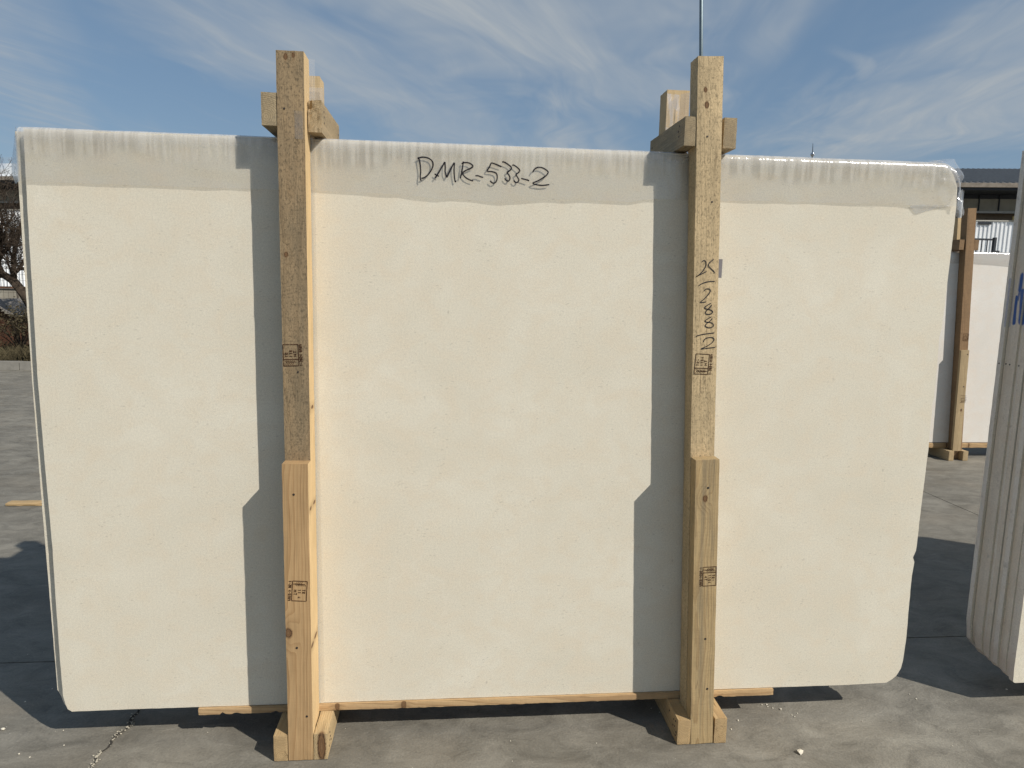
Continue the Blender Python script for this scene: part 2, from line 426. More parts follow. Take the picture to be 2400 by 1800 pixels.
def concrete_mat():
    m, g = material('yard_concrete')
    pos = g.add('ShaderNodeNewGeometry').outputs['Position']
    big = g.noise(pos, .55, 2, .6, .4)
    mid = g.noise(g.mapv(pos, (1, 1.25, 1), (3, 8, 0), (0, 0, .5)), 3.4, 4, .66, .6)
    swl = g.noise(g.mapv(pos, (1.2, 2.0, 1), (1, 2, 0), (0, 0, .6)), 4.2, 4, .70, .7)
    c = g.mix(g.maprange(mid, .30, .72), (.142, .130, .106), (.226, .208, .171))
    c = g.mix(g.math('MULTIPLY', g.maprange(swl, .50, .70), .6), c, (.272, .252, .209))
    c = g.mix(g.math('MULTIPLY', g.maprange(swl, .47, .30), .6), c, (.090, .082, .066))
    c = g.mix(1., c, g.ramp(big, [(.3, .86), (.7, 1.14)]), 'MULTIPLY')
    scr = g.math('ABSOLUTE', g.math('SUBTRACT', g.noise(g.mapv(pos, (1, 1.7, 1), (4, 4, 0), (0, 0, -.4)), 4.5, 3, .6, 1.2), .5))
    c = g.mix(g.math('MULTIPLY', g.maprange(scr, 0, .008, 1, 0), .14), c, (.36, .335, .28))
    st = g.maprange(g.noise(g.mapv(pos, (1, 1, 1), (11, 3, 0)), 7, 3, .65, .8), .62, .74)
    c = g.mix(g.math('MULTIPLY', st, .32), c, (.080, .073, .062))
    warm = g.maprange(g.noise(g.mapv(pos, (1, 1, 1), (2, 17, 0)), 1.9, 2, .6, .6), .5, .75)
    c = g.mix(g.math('MULTIPLY', warm, .35), c, (.195, .162, .118))
    fine = g.noise(pos, 120, 3, .65)
    c = g.mix(1., c, g.ramp(fine, [(.25, .84), (.75, 1.15)]), 'MULTIPLY')
    pit = g.maprange(g.vor(pos, 45), .05, .11, 1, 0)
    pg = g.maprange(g.noise(pos, 6, 2), .52, .62)
    c = g.mix(g.math('MULTIPLY', g.math('MULTIPLY', pit, pg), .55), c, (.06, .055, .05))
    ws = g.maprange(g.vor(g.mapv(pos, (1, 1, 1), (5, 5, 0)), 24), .022, .05, 1, 0)
    wg = g.maprange(g.noise(g.mapv(pos, (1, 1, 1), (3, 1, 0)), 3.5, 2), .55, .64)
    c = g.mix(g.math('MULTIPLY', g.math('MULTIPLY', ws, wg), .8), c, (.55, .52, .46))
    h = g.math('ADD', g.math('MULTIPLY', swl, 1.0), g.math('MULTIPLY', fine, .35))
    return finish(m, g, c, g.maprange(mid, .3, .7, .62, .85), g.bump(g.math('ADD', h, g.math('MULTIPLY', mid, 1.2)), .5, .009), .3)


STONE = (.690, .638, .523)
M_stone = stone_mat('limestone_face', STONE)
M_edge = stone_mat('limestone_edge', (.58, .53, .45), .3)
M_edge2 = stone_mat('limestone_edge_painted', (.78, .69, .575), .20, True)  # this and the pale one lightened beyond the face, offsetting weak ambient light
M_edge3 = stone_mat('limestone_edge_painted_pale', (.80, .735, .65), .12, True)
M_conc = concrete_mat()
M_film = film_mat('plastic_film')
M_film2 = film_mat('plastic_film_loose', .20, (.74, .76, .78), False, .12, .10)
M_film3 = film_mat('plastic_film_strip', .16, (.78, .74, .68), False, .25, .04)
M_ink = plain('marker_ink', (.012, .012, .018), .5, .4, 0, .1, 40)


def thin_ink():
    """marker on film: a thin dye layer that lets some light through"""
    m, g = material('marker_ink_on_film')
    d = g.add('ShaderNodeBsdfDiffuse'); g.put(d.inputs[0], (.010, .010, .016))
    t = g.add('ShaderNodeBsdfTransparent'); g.put(t.inputs[0], (.55, .56, .62))
    mx = g.add('ShaderNodeMixShader'); mx.inputs[0].default_value = .86
    g.l.new(t.outputs[0], mx.inputs[1]); g.l.new(d.outputs[0], mx.inputs[2])
    o = g.add('ShaderNodeOutputMaterial'); g.l.new(mx.outputs[0], o.inputs[0])
    return m


M_ink_film = thin_ink()
def worn_ink():
    m, g = material('stamp_ink')
    pos = g.add('ShaderNodeNewGeometry').outputs['Position']
    d = g.add('ShaderNodeBsdfDiffuse'); g.put(d.inputs[0], (.055, .021, .012))
    t = g.add('ShaderNodeBsdfTransparent')
    mx = g.add('ShaderNodeMixShader')
    a = g.math('ADD', g.noise(pos, 260, 2, .6), g.math('MULTIPLY', g.noise(pos, 28, 2, .5), .9))
    g.put(mx.inputs[0], g.maprange(a, .60, .85, .45, 1.))
    g.l.new(t.outputs[0], mx.inputs[1]); g.l.new(d.outputs[0], mx.inputs[2])
    o = g.add('ShaderNodeOutputMaterial'); g.l.new(mx.outputs[0], o.inputs[0])
    return m


M_stamp = worn_ink()
M_nail = plain('nail_steel', (.06, .05, .045), .5, .5, .6, .3, 200)

W_post_l = wood_mat('rough_sawn_pine', (.37, .262, .148), (.20, .128, .062), .006, (.01, .10), (.006, .01), .55, .75, (.195, .152, .095), .28,
                    [(-.012, -.042, 2.235, .0065), (.010, -.042, 2.24, .0050), (-.022, -.042, 1.66, .006)], .32)
W_low_l = wood_mat('planed_honey_pine', (.445, .290, .145), (.275, .155, .066), .0062, (-.055, .085), (.008, .012), .78, .0, (.3, .26, .2), .12,
                   [(-.032, -.024, .452, .0125)], 0, .3)
W_post_r = wood_mat('rough_sawn_pale_pine', (.63, .475, .275), (.43, .305, .16), .006, (.05, .10), (.006, .01), .4, .75, (.375, .290, .172), .25,
                    [(-.015, -.035, 2.20, .006), (-.010, -.035, 2.155, .0075)])
W_low_r = wood_mat('blue_stained_pine', (.47, .335, .170), (.30, .19, .085), .0040, (-.02, .07), (.009, .006), .7, .18, (.27, .235, .16), .25,
                   [(-.006, -.024, .892, .0085)], .55, .45)
W_beam = wood_mat('pine_beam', (.51, .355, .180), (.28, .165, .07), .0056, (.004, .030), (.003, .004), .8, .12, (.33, .27, .19), .2, [], .10)
W_beam_grey = wood_mat('weathered_beam', (.42, .325, .195), (.235, .165, .085), .0058, (-.008, .022), (.004, .003), .85, .42, (.235, .20, .145), .3, [], .35)
W_beam_rough = wood_mat('torn_beam', (.47, .35, .20), (.24, .155, .075), .0048, (.02, .018), (.003, .004), .6, .45, (.31, .245, .155), .3, [], .1, 1.)
W_beam_knot = wood_mat('knotty_beam', (.50, .37, .20), (.31, .195, .09), .005, (.05, .01), (.004, .004), .7, .1, (.33, .27, .19), .15, [(.003, -.002, .0, .014)], 0)
W_rear = wood_mat('fresh_pine', (.58, .425, .235), (.40, .27, .13), .0055, (.02, .08), (.006, .006), .5, .1, (.35, .3, .22), .3)
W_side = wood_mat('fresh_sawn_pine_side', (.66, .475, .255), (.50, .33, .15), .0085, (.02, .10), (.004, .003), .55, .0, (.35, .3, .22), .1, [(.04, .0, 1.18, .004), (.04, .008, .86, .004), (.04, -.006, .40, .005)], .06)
W_board = wood_mat('sawn_board', (.51, .345, .180), (.30, .165, .075), .0088, (.020, .052), (.018, .035), .85, .10, (.33, .26, .18), .15,
                   [(-.045, .0, .70, .006), (-.045, .006, .47, .0055)], 0)
W_far = wood_mat('brown_old_post', (.30, .185, .095), (.19, .105, .05), .006, (.02, .09), (.006, .006), .5, .35, (.19, .135, .085), .5, [], .2)
W_far2 = wood_mat('tan_post', (.45, .335, .19), (.30, .20, .10), .005, (.02, .07), (.006, .006), .5, .15, (.30, .24, .16), .2, [(.01, -.024, .40, .009)], .1)

# ------------------------------------------------------------------ ground
ground = mesh('ground', [(-400, -150, 0), (400, -150, 0), (400, 400, 0), (-400, 400, 0)], [(0, 1, 2, 3)], M_conc, None, T(0, 0, -.014))
tag(ground, 'grey concrete yard floor', None, None, 'structure')
bay_me = None
BX, BY, GAP = 11.8, 2.92, .007
rb = random.Random(3)
for i in range(-2, 2):
    for j in range(-2, 4):
        x0 = 5.14 + BX * i; y0 = .545 + BY * j
        if bay_me is None:
            mb = MB(); mb.box(GAP / 2, BX - GAP / 2, GAP / 2, BY - GAP / 2, -.03, 0)
            bay_me = bpy.data.meshes.new('concrete_bay'); bay_me.from_pydata(mb.v, [], mb.f); bay_me.materials.append(M_conc)
        o = bpy.data.objects.new('concrete_bay', bay_me)
        link(o, ground, T(x0, y0, 0 if (i == -1 and j in (-1, 0)) else rb.uniform(-.0015, .0006)))

# ------------------------------------------------------------------ timber
def timber(name, c0, c1, w, t, mat, parent, xref=(1, 0, 0), step=.03, jit=.0003, edit=None, round_=.0007, seed=0, nx=4, ny=4, side=None):
    """a sawn length of wood, axis c0 -> c1; local z runs along it, local x along xref"""
    c0 = Vector(c0); c1 = Vector(c1); z = (c1 - c0); L = z.length; z.normalize()
    x = Vector(xref); x = (x - z * x.dot(z)).normalized(); y = z.cross(x)
    M = Matrix(((x.x, y.x, z.x, c0.x), (x.y, y.y, z.y, c0.y), (x.z, y.z, z.z, c0.z), (0, 0, 0, 1)))
    nz = max(2, int(L / step)); idx = {}; V = []; F = []
    sd = Vector((seed * 3.7 + c0.x * 9, c0.y * 5, seed))
    def vid(i, j, k):
        if (i, j, k) in idx: return idx[(i, j, k)]
        fx = (i / nx - .5) * 2; fy = (j / ny - .5) * 2
        ez = k in (0, nz)
        px, py, pz = fx * w / 2, fy * t / 2, L * k / nz
        nedge = (abs(fx) == 1) + (abs(fy) == 1) + ez
        q = Vector((px, py, pz))
        if nedge >= 2:
            r = round_ * (1 + .9 * mn.noise(q * 70 + sd))
            if abs(fx) == 1: px -= fx * r
            if abs(fy) == 1: py -= fy * r
            if ez: pz += r if k == 0 else -r
        px += jit * mn.noise(q * 23 + sd) * 1.5; py += jit * mn.noise(q * 23 + sd + Vector((9, 0, 0))) * 1.5
        if ez: pz += jit * mn.noise(q * 60 + sd)
        p = Vector((px, py, pz))
        if edit: p = edit(p, fx, fy, k / nz, L)
        idx[(i, j, k)] = len(V); V.append(p); return idx[(i, j, k)]
    for k in range(nz):
        for i in range(nx):
            F.append((vid(i, 0, k), vid(i + 1, 0, k), vid(i + 1, 0, k + 1), vid(i, 0, k + 1)))
            F.append((vid(i + 1, ny, k), vid(i, ny, k), vid(i, ny, k + 1), vid(i + 1, ny, k + 1)))
        for j in range(ny):
            F.append((vid(0, j + 1, k), vid(0, j, k), vid(0, j, k + 1), vid(0, j + 1, k + 1)))
            F.append((vid(nx, j, k), vid(nx, j + 1, k), vid(nx, j + 1, k + 1), vid(nx, j, k + 1)))
    for i in range(nx):
        for j in range(ny):
            F.append((vid(i, j + 1, 0), vid(i + 1, j + 1, 0), vid(i + 1, j, 0), vid(i, j, 0)))
            F.append((vid(i, j, nz), vid(i + 1, j, nz), vid(i + 1, j + 1, nz), vid(i, j + 1, nz)))
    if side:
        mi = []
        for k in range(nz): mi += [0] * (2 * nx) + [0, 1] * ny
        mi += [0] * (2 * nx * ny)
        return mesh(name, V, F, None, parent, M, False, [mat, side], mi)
    return mesh(name, V, F, mat, parent, M)


NAIL = None
def nail(parent, p, axis='y', r=.0038):
    """round nail head, a little sunk disc on the face"""
    global NAIL
    if NAIL is None:
        v = [(0, -.0012, 0)]; f = []
        for k in range(8):
            a = 2 * math.pi * k / 8; v.append((math.cos(a), -.0008, math.sin(a)))
        for k in range(8):
            a = 2 * math.pi * k / 8; v.append((math.cos(a) * 1.08, .002, math.sin(a) * 1.08))
        for k in range(8):
            f.append((0, 1 + k, 1 + (k + 1) % 8)); f.append((1 + k, 9 + k, 9 + (k + 1) % 8, 1 + (k + 1) % 8))
        NAIL = bpy.data.meshes.new('nail'); NAIL.from_pydata(v, [], f); NAIL.materials.append(M_nail)
    o = bpy.data.objects.new('nail', NAIL)
    R = Matrix.Identity(4) if axis == 'y' else Matrix.Rotation(math.pi / 2 if axis == 'x' else -math.pi / 2, 4, 'Z')
    return link(o, parent, T(p) @ R @ Matrix.Diagonal((r, 1, r, 1)))


# stamp of the heat treatment, drawn with a small stroke alphabet
GLY = {'0': [[(.1, .1), (.1, .9), (.9, .9), (.9, .1), (.1, .1)]], '1': [[(.25, .75), (.55, 1), (.55, 0)]], '2': [[(.1, .8), (.5, 1), (.9, .75), (.1, 0), (.95, 0)]],
       '4': [[(.75, 0), (.75, 1), (.05, .3), (.95, .3)]], '8': [[(.5, .52), (.12, .75), (.5, 1), (.88, .75), (.5, .52), (.08, .25), (.5, 0), (.92, .25), (.5, .52)]],
       '9': [[(.85, .6), (.5, .45), (.15, .72), (.5, 1), (.85, .72), (.8, .3), (.5, 0)]], '-': [[(.15, .45), (.85, .45)]], 'T': [[(.05, 1), (.95, 1)], [(.5, 1), (.5, 0)]],
       'R': [[(.15, 0), (.15, 1), (.75, .95), (.8, .6), (.15, .5), (.9, 0)]], 'H': [[(.12, 0), (.12, 1)], [(.88, 0), (.88, 1)], [(.12, .5), (.88, .5)]]}


def stamp(parent, cx, cz, y, ang, fade=0., seed=1, s=1.):
    """box .067 long x .046 high, wheat ear in the left cell, three lines of text, a number line below; ang = reading direction"""
    mb = MB(); rr = random.Random(seed); ca, sa = math.cos(ang), math.sin(ang)
    def place(px, pz):
        return (cx + (px * ca - pz * sa) * s, y, cz + (px * sa + pz * ca) * s)
    def line(pts, w=.0016):
        if fade and rr.random() < fade: return
        ribbon(mb, pts, w, place, False, 1)
    def text(t, px, pz, h, adv, w=.0017):
        for ch in t:
            for st in GLY[ch]:
                line([(px + q[0] * adv * .72, pz + q[1] * h) for q in st], w)
            px += adv
    a, b = .0335, .023
    for st in ([(-a, -b), (a, -b)], [(a, -b), (a, b)], [(a, b), (-a, b)], [(-a, b), (-a, -b)], [(-.0135, -b), (-.0135, b)]):
        line(st, .0021)
    line([(-.0235, -.020), (-.0235, .016)], .0016)
    for k in range(6):
        z0 = -.014 + k * .0055
        line([(-.0235, z0), (-.0300, z0 + .006)], .0013); line([(-.0235, z0), (-.0172, z0 + .006)], .0013)
    text('TR-', -.006, .0085, .0090, .0085); text('1184', -.006, -.0045, .0090, .0080); text('HT', -.004, -.0175, .0090, .0105)
    text('1-2024-0109', -.034, -.0345, .0085, .0063, .0021)
    return mb.build('stamp', M_stamp, parent)


def torn_end(p, fx, fy, k, L):
    if k == 0:
        p = p.copy(); p.z += .004 * (mn.noise(p * 90) + .5 * mn.noise(p * 230)) + (.010 if (fx < -.6 and fy < -.4) else 0)
    return p


# ---- the two frames that clamp the bundle
def frame(name, label, d):
    f = empty(name, (d['cx'], 0, 0), label, 'frame', 'timber frames clamping the front bundle')
    up = d['up']; lo = d['low']
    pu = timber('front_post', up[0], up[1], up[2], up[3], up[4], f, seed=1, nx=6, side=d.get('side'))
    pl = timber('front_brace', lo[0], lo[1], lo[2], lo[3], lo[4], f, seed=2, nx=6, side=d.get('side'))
    pr = timber('rear_post', d['rear'][0], d['rear'][1], .083, .082, W_rear, f, seed=3)
    beams = []
    for nm, x0, x1, z0, z1, y0, y1, mt, ed in d['beams']:
        cx = (x0 + x1) / 2; cz = (z0 + z1) / 2
        beams.append(timber(nm, (cx, y0, cz), (cx, y1, cz), x1 - x0, z1 - z0, mt, f, seed=len(beams) + 4, edit=ed, jit=.0004, nx=6, ny=8))
    for q in d['nails']: nail(pl, q)
    for q in d['nails_up']: nail(pu, q, r=.003)
    for bi, q, ax in d['nails_b']: nail(beams[bi], q, ax, .0032)
    return f, pu, pl, pr, beams


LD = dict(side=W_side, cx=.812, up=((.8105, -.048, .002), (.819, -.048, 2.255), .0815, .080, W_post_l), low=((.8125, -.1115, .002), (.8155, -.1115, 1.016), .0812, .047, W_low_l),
          rear=((.811, .246, .002), (.812, .246, 2.268)),
          beams=[('top_beam', .7315, .7775, 2.040, 2.136, -.086, .285, W_beam_grey, None), ('top_beam', .8615, .9035, 2.031, 2.126, -.058, .285, W_beam_rough, torn_end),
                 ('bottom_beam', .7245, .7705, .0015, .0940, -.135, .40, W_beam, None), ('bottom_beam', .8550, .9000, .0015, .0940, -.1345, .40, W_beam_knot, None)],
          nails=[(.810, -.1352, .917), (.808, -.1352, .402), (.835, -.1352, .16)], nails_up=[(.800, -.0884, 2.09), (.822, -.0884, 1.30)],
          nails_b=[(1, (.9037, -.020, 2.10), 'x'), (1, (.9037, -.018, 2.085), 'x'), (1, (.9037, -.016, 2.068), 'x'), (1, (.9037, .26, 2.09), 'x'), (1, (.9037, .262, 2.06), 'x'),
                   (3, (.9003, -.09, .070), 'x'), (3, (.9003, -.085, .052), 'x'), (3, (.9003, -.095, .045), 'x'), (3, (.9003, -.07, .030), 'x'), (3, (.9003, -.105, .030), 'x'), (3, (.9003, .02, .06), 'x')])
RD = dict(cx=2.187, up=((2.1865, -.054, .002), (2.097, -.054, 2.301), .083, .068, W_post_r), low=((2.187, -.1115, .002), (2.147, -.1115, 1.026), .082, .047, W_low_r),
          rear=((2.098, .246, .002), (2.094, .246, 2.278)),
          beams=[('top_beam', 2.0265, 2.0715, 2.030, 2.120, -.085, .30, W_beam_grey, None), ('top_beam', 2.164, 2.208, 2.032, 2.128, -.058, .285, W_beam_grey, None),
                 ('bottom_beam', 2.098, 2.1445, .0015, .0945, -.135, .40, W_beam, None), ('bottom_beam', 2.2305, 2.275, .0015, .0955, -.135, .40, W_beam, None)],
          nails=[(2.154, -.1352, .930), (2.177, -.1352, .395), (2.195, -.1352, .21)], nails_up=[(2.128, -.0884, 1.86), (2.10, -.0884, 2.06)],
          nails_b=[(0, (2.0262, -.035, 2.10), '-x'), (0, (2.0262, -.022, 2.085), '-x'), (0, (2.0262, -.032, 2.068), '-x'), (0, (2.0262, .27, 2.09), '-x'), (0, (2.0262, .25, 2.07), '-x'),
                   (2, (2.0977, -.11, .075), '-x'), (2, (2.0977, -.09, .07), '-x'), (2, (2.0977, -.10, .05), '-x'), (2, (2.0977, -.085, .045), '-x'), (2, (2.0977, -.12, .04), '-x'), (2, (2.0977, -.115, .025), '-x'), (2, (2.0977, -.04, .07), '-x')])
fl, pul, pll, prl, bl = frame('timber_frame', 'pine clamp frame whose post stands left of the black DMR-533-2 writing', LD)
fr, pur, plr, prr, br = frame('timber_frame', 'leaning pine clamp frame with handwritten numbers on its post', RD)
stamp(pul, .802, 1.353, -.0893, math.pi / 2 + .02, .12, 3)
stamp(pll, .821, .597, -.1363, -math.pi / 2 - .07, .12, 8)
stamp(pur, 2.1255, 1.338, -.0893, math.pi / 2 - .03, 0, 2)
stamp(plr, 2.178, .621, -.1363, -math.pi / 2 + .04, .08, 5)

NUM = [[(2.1005, 1.6567), (2.1017, 1.6557)], [(2.1052, 1.6702), (2.1118, 1.6748), (2.1189, 1.6705), (2.1196, 1.6587), (2.1123, 1.6441), (2.102, 1.632), (2.0889, 1.6218)], [(2.0888, 1.6225), (2.1048, 1.6308), (2.1235, 1.6404)], [(2.1444, 1.6803), (2.134, 1.6709), (2.1282, 1.6629), (2.1308, 1.6551), (2.141, 1.6461), (2.1483, 1.6396), (2.1492, 1.6344)], [(2.0988, 1.5937), (2.1121, 1.6019), (2.131, 1.6076), (2.153, 1.6094)], [(2.1177, 1.5768), (2.1242, 1.5836), (2.1338, 1.5843), (2.1397, 1.5786), (2.1335, 1.5665), (2.1206, 1.5516), (2.1087, 1.5421), (2.113, 1.5401), (2.1281, 1.5425)], [(2.1444, 1.5387), (2.1329, 1.5319), (2.1237, 1.5242), (2.1281, 1.5198), (2.1421, 1.5173), (2.1508, 1.5113), (2.1471, 1.504), (2.1347, 1.5019), (2.1275, 1.5064), (2.1325, 1.5158), (2.1429, 1.5267), (2.1466, 1.5334)], [(2.1482, 1.4941), (2.137, 1.4878), (2.1277, 1.4809), (2.1321, 1.4769), (2.1475, 1.4753), (2.1568, 1.4684), (2.1539, 1.4611), (2.1402, 1.4582), (2.1293, 1.4634), (2.1338, 1.4716), (2.147, 1.4825), (2.1508, 1.4893)], [(2.0996, 1.4293), (2.1165, 1.4349), (2.1413, 1.4393), (2.162, 1.4420)], [(2.1264, 1.4107), (2.13, 1.4202), (2.1422, 1.4258), (2.1561, 1.426), (2.1615, 1.4193), (2.1544, 1.4084), (2.1383, 1.3973), (2.1193, 1.3884), (2.1443, 1.3914), (2.1680, 1.3945)]]
mb = MB()
for k, st in enumerate(NUM): ribbon(mb, st, .0028 if k else .0034, lambda x, z: (x, -.0894, z))
tag(mb.build('handwriting', M_ink, pur), 'black handwritten numbers down the post')

# tape remnants
mb = MB(); n = 8
for i in range(n + 1):
    for j in range(4):
        x = .829 + .0245 * j / 3; z = 2.004 + .080 * i / n
        mb.v.append((x + .002 * mn.noise(Vector((x * 90, z * 60, 3))), -.0892 - .0015 * abs(mn.noise(Vector((x * 100, z * 50, 0)))) - (.004 if i == n else 0), z))
for i in range(n):
    for j in range(3): mb.f.append((i * 4 + j, i * 4 + j + 1, i * 4 + j + 5, i * 4 + j + 4))
tag(mb.build('tape_remnant', film_mat('tape_film', .20, (.62, .60, .57), False, .3, .03), pul, None, True), 'torn strip of clear tape stuck to the post')
mb = MB(); mb.box(2.150, 2.2045, -.0125, -.0105, 1.622, 1.684)
tag(mb.build('tape_tab', plain('grey_tape', (.20, .19, .20), .4, .4), pur), 'grey tape tab sticking out behind the post')

# ------------------------------------------------------------------ the front bundle of slabs
LEFT = [(.012, 2.021), (.010, 1.975), (.007, 1.835), (.004, 1.694), (.002, 1.512), (-.002, 1.271), (-.001, 1.161), (0, .994), (.004, .707), (.002, .53), (.001, .318), (.002, .178), (.008, .148), (.014, .129), (.027, .1195)]
RIGHT = [(3.005, 1.987), (3.022, 1.95), (3.027, 1.881), (3.026, 1.743), (3.024, 1.637), (3.021, 1.461), (3.015, 1.435), (3.018, 1.347), (3.020, 1.33), (3.019, 1.21), (3.014, 1.187), (3.018, 1.165), (3.017, 1.102), (3.019, 1.025), (3.017, .91), (3.014, .77), (3.014, .691), (3.013, .645), (3.004, .619), (3.011, .601), (3.007, .546), (3.008, .431), (3.011, .298), (3.007, .212), (3.002, .18), (2.988, .153), (2.974, .140), (2.950, .1245)]


def densify(P, step=.012, amp=.0007, seed=0):
    o = []
    for i in range(len(P)):
        a = Vector(P[i]); b = Vector(P[(i + 1) % len(P)]); n = max(1, int((b - a).length / step))
        d = (b - a); nn = Vector((-d.y, d.x)).normalized() if d.length else Vector((0, 0))
        for k in range(n):
            p = a + d * (k / n)
            s = mn.noise(Vector((p.x * 31, p.y * 31, seed))) + .6 * mn.noise(Vector((p.x * 110, p.y * 110, seed + 3)))
            o.append(tuple(p + nn * amp * s))
    return o


def slab(name, poly, y0, y1, mats, base, seed=0, amp=.0007, step=.012):
    """a sawn slab: outline in (x, z), faces at y0 (front) and y1; base = its own origin"""
    P = densify(poly, step, amp, seed); n = len(P)
    V = [(x - base[0], y0 - base[1], z - base[2]) for x, z in P] + [(x - base[0], y1 - base[1], z - base[2]) for x, z in P]
    # chipped arrises: pull the front edge back a hair here and there
    F = [tuple(range(n)), tuple(range(2 * n - 1, n - 1, -1))]; mi = [0, 0]
    for i in range(n):
        j = (i + 1) % n; F.append((i, n + i, n + j, j)); mi.append(1)
    return mesh(name, V, F, None, None, T(base), False, mats, mi)


front_poly = LEFT + [(.25, .1208), (.7, .1205), (1.2, .1210), (1.8, .1206), (2.4, .1210), (2.8, .1208)] + RIGHT[::-1] + [(2.988, 2.004), (2.968, 2.015), (2.94, 2.020), (1.5, 2.022)]
s0 = slab('limestone_slab', front_poly, 0, .0195, [M_stone, M_edge], (1.5, .01, .1205), 1)
tag(s0, 'large cream limestone slab at the front, facing the camera between two timber posts', 'slab', None)
rs = random.Random(12)
for k in range(1, 10):
    y0 = .0203 + (k - 1) * .0203
    if k == 1:
        xl, xr, lab = -.0275, 3.006, 'cream slab right behind the front slab, showing a thin lit edge at left'
    else:
        xl, xr, lab = rs.uniform(-.018, .004), rs.uniform(2.975, 3.008), 'cream limestone slab hidden in the stack behind the front slab'
    zt = rs.uniform(2.012, 2.020)
    po = [(xl + .003, zt), (xl, 1.7), (xl - .003, 1.25), (xl - .002, .8), (xl + .001, .3), (xl + .002, .19), (xl + .012, .165), (xl + .020, .135), (xl + .032, .1212), (1.5, .1206), (xr - .06, .1212),
          (xr - .02, .15), (xr, .22), (xr + .002, 1.0), (xr, 1.93), (xr - .02, 1.99), (xr - .06, zt)]
    o = slab('limestone_slab', po, y0, y0 + .0195, [M_stone, M_edge], (1.5, y0 + .01, .1206), k + 2, .0008, .02)
    tag(o, lab, 'slab', None if k == 1 else 'slabs hidden behind the front slab')

# boards the bundle stands on (they lie across the bottom beams)
def gnaw(p, fx, fy, k, L):
    X = .443 + k * L
    p = p.copy()
    if fy < 0:
        for a, b, h in ((.515, .535, .010), (.555, .585, .008), (.692, .712, .009), (2.285, 2.312, .010)):
            if a < X < b: p.z += 0; p.y += h * math.sin((X - a) / (b - a) * math.pi) * (.7 + .6 * mn.noise(p * 200))
        p.y += .0012 * mn.noise(p * 45)
    return p


bd = timber('support_board', (.443, .036, .1073), (2.503, .036, .1073), .090, .0245, W_board, None, (0, 1, 0), .010, .0003, gnaw, .0007, 5)
tag(bd, 'long rough-edged pine board under the front edge of the front slab', 'board')
for y in (.125, .205):
    b2 = timber('support_board', (.46, y, .1073), (2.49, y, .1073), .065, .0245, W_board, None, (0, 1, 0), .05, .0008, None, .001, 6)
    tag(b2, 'pine board in shade under the slab stack, behind the front board', 'board', 'boards hidden under the front bundle')

# ------------------------------------------------------------------ plastic film over the top of the bundle
FB = [(-.03, 1.866), (.007, 1.865), (.677, 1.864), (.864, 1.865), (1.004, 1.864), (1.084, 1.863), (1.196, 1.857), (1.258, 1.851), (1.295, 1.854), (1.366, 1.853), (1.462, 1.844), (1.537, 1.853), (1.624, 1.861), (1.716, 1.864), (1.886, 1.861), (1.94, 1.872), (1.983, 1.873), (2.192, 1.875), (2.321, 1.878), (2.771, 1.882), (2.882, 1.88), (3.06, 1.882)]


def interp(T_, x):
    for (a, b), (c, d) in zip(T_, T_[1:]):
        if x <= c: return b + (d - b) * (x - a) / (c - a)
    return T_[-1][1]


def film_off(x, z):
    """how far the sheet stands off the stone"""
    press = min(1, abs(x - .815) / .16) * min(1, abs(x - 2.13) / .16)
    b = .0035 + .0015 * press * math.exp(-((x - 1.45) / .42) ** 2) + .003 * press * (.5 + .5 * mn.noise(Vector((x * 3, z * 4, 1))))
    tt = max(0, min(1, (2.03 - z) / .03))
    b *= .35 + .65 * tt
    b += (.0022 * mn.noise(Vector((x * 14, z * 22, 2))) + .0040 * abs(mn.noise(Vector((x * 5 + z * 6, z * 13 - x * 3, 12))))) * tt * press
    r = max(0, (x - 2.78) / .25)
    b += r * tt * (.016 * abs(mn.noise(Vector((x * 17 + z * 9, z * 20 - x * 6, 7)))) + .006 * mn.noise(Vector((x * 40, z * 52, 4))))
    l = max(0, (.12 - x) / .15)
    b += l * tt * .008 * abs(mn.noise(Vector((x * 20, z * 25, 9))))
    return max(b, .0012)


def ztop(x):
    r = .075; e = 3.032 - r
    z = 2.0285 + .0012 * mn.noise(Vector((x * 6, 0, 0)))
    if x > e: z -= r - math.sqrt(max(0, r * r - min(x - e, r) ** 2))
    return z


mb = MB(); NXF = 330; rows = []
for i in range(NXF + 1):
    x = -.006 + (3.030 + .006) * i / NXF
    zt = ztop(x); zb = min(interp(FB, x), zt - .02); col = []
    for j in range(15):
        z = zb + (zt - .022 - zb) * j / 14
        col.append((x, -film_off(x, z), z))
    y0 = -film_off(x, zt - .022)
    for j in range(1, 6):
        a = math.pi / 2 * j / 5
        col.append((x, y0 + .022 * (1 - math.cos(a)), zt - .022 + .022 * math.sin(a)))
    for j in range(1, 6): col.append((x, y0 + .022 + (.205 - y0 - .022) * j / 5, zt + .002 * mn.noise(Vector((x * 9, j, 0)))))
    for j in range(1, 4): col.append((x, .207 + .002 * j, zt - .045 * j))
    rows.append(col)
K = len(rows[0])
for c in rows: mb.v += c
for i in range(NXF):
    for j in range(K - 1): mb.f.append((i * K + j, (i + 1) * K + j, (i + 1) * K + j + 1, i * K + j + 1))
film = mb.build('plastic_film', M_film, None, T(0, 0, 0), True)
tag(film, 'clear plastic film draped over the top of the front bundle, black writing on it', 'plastic film')

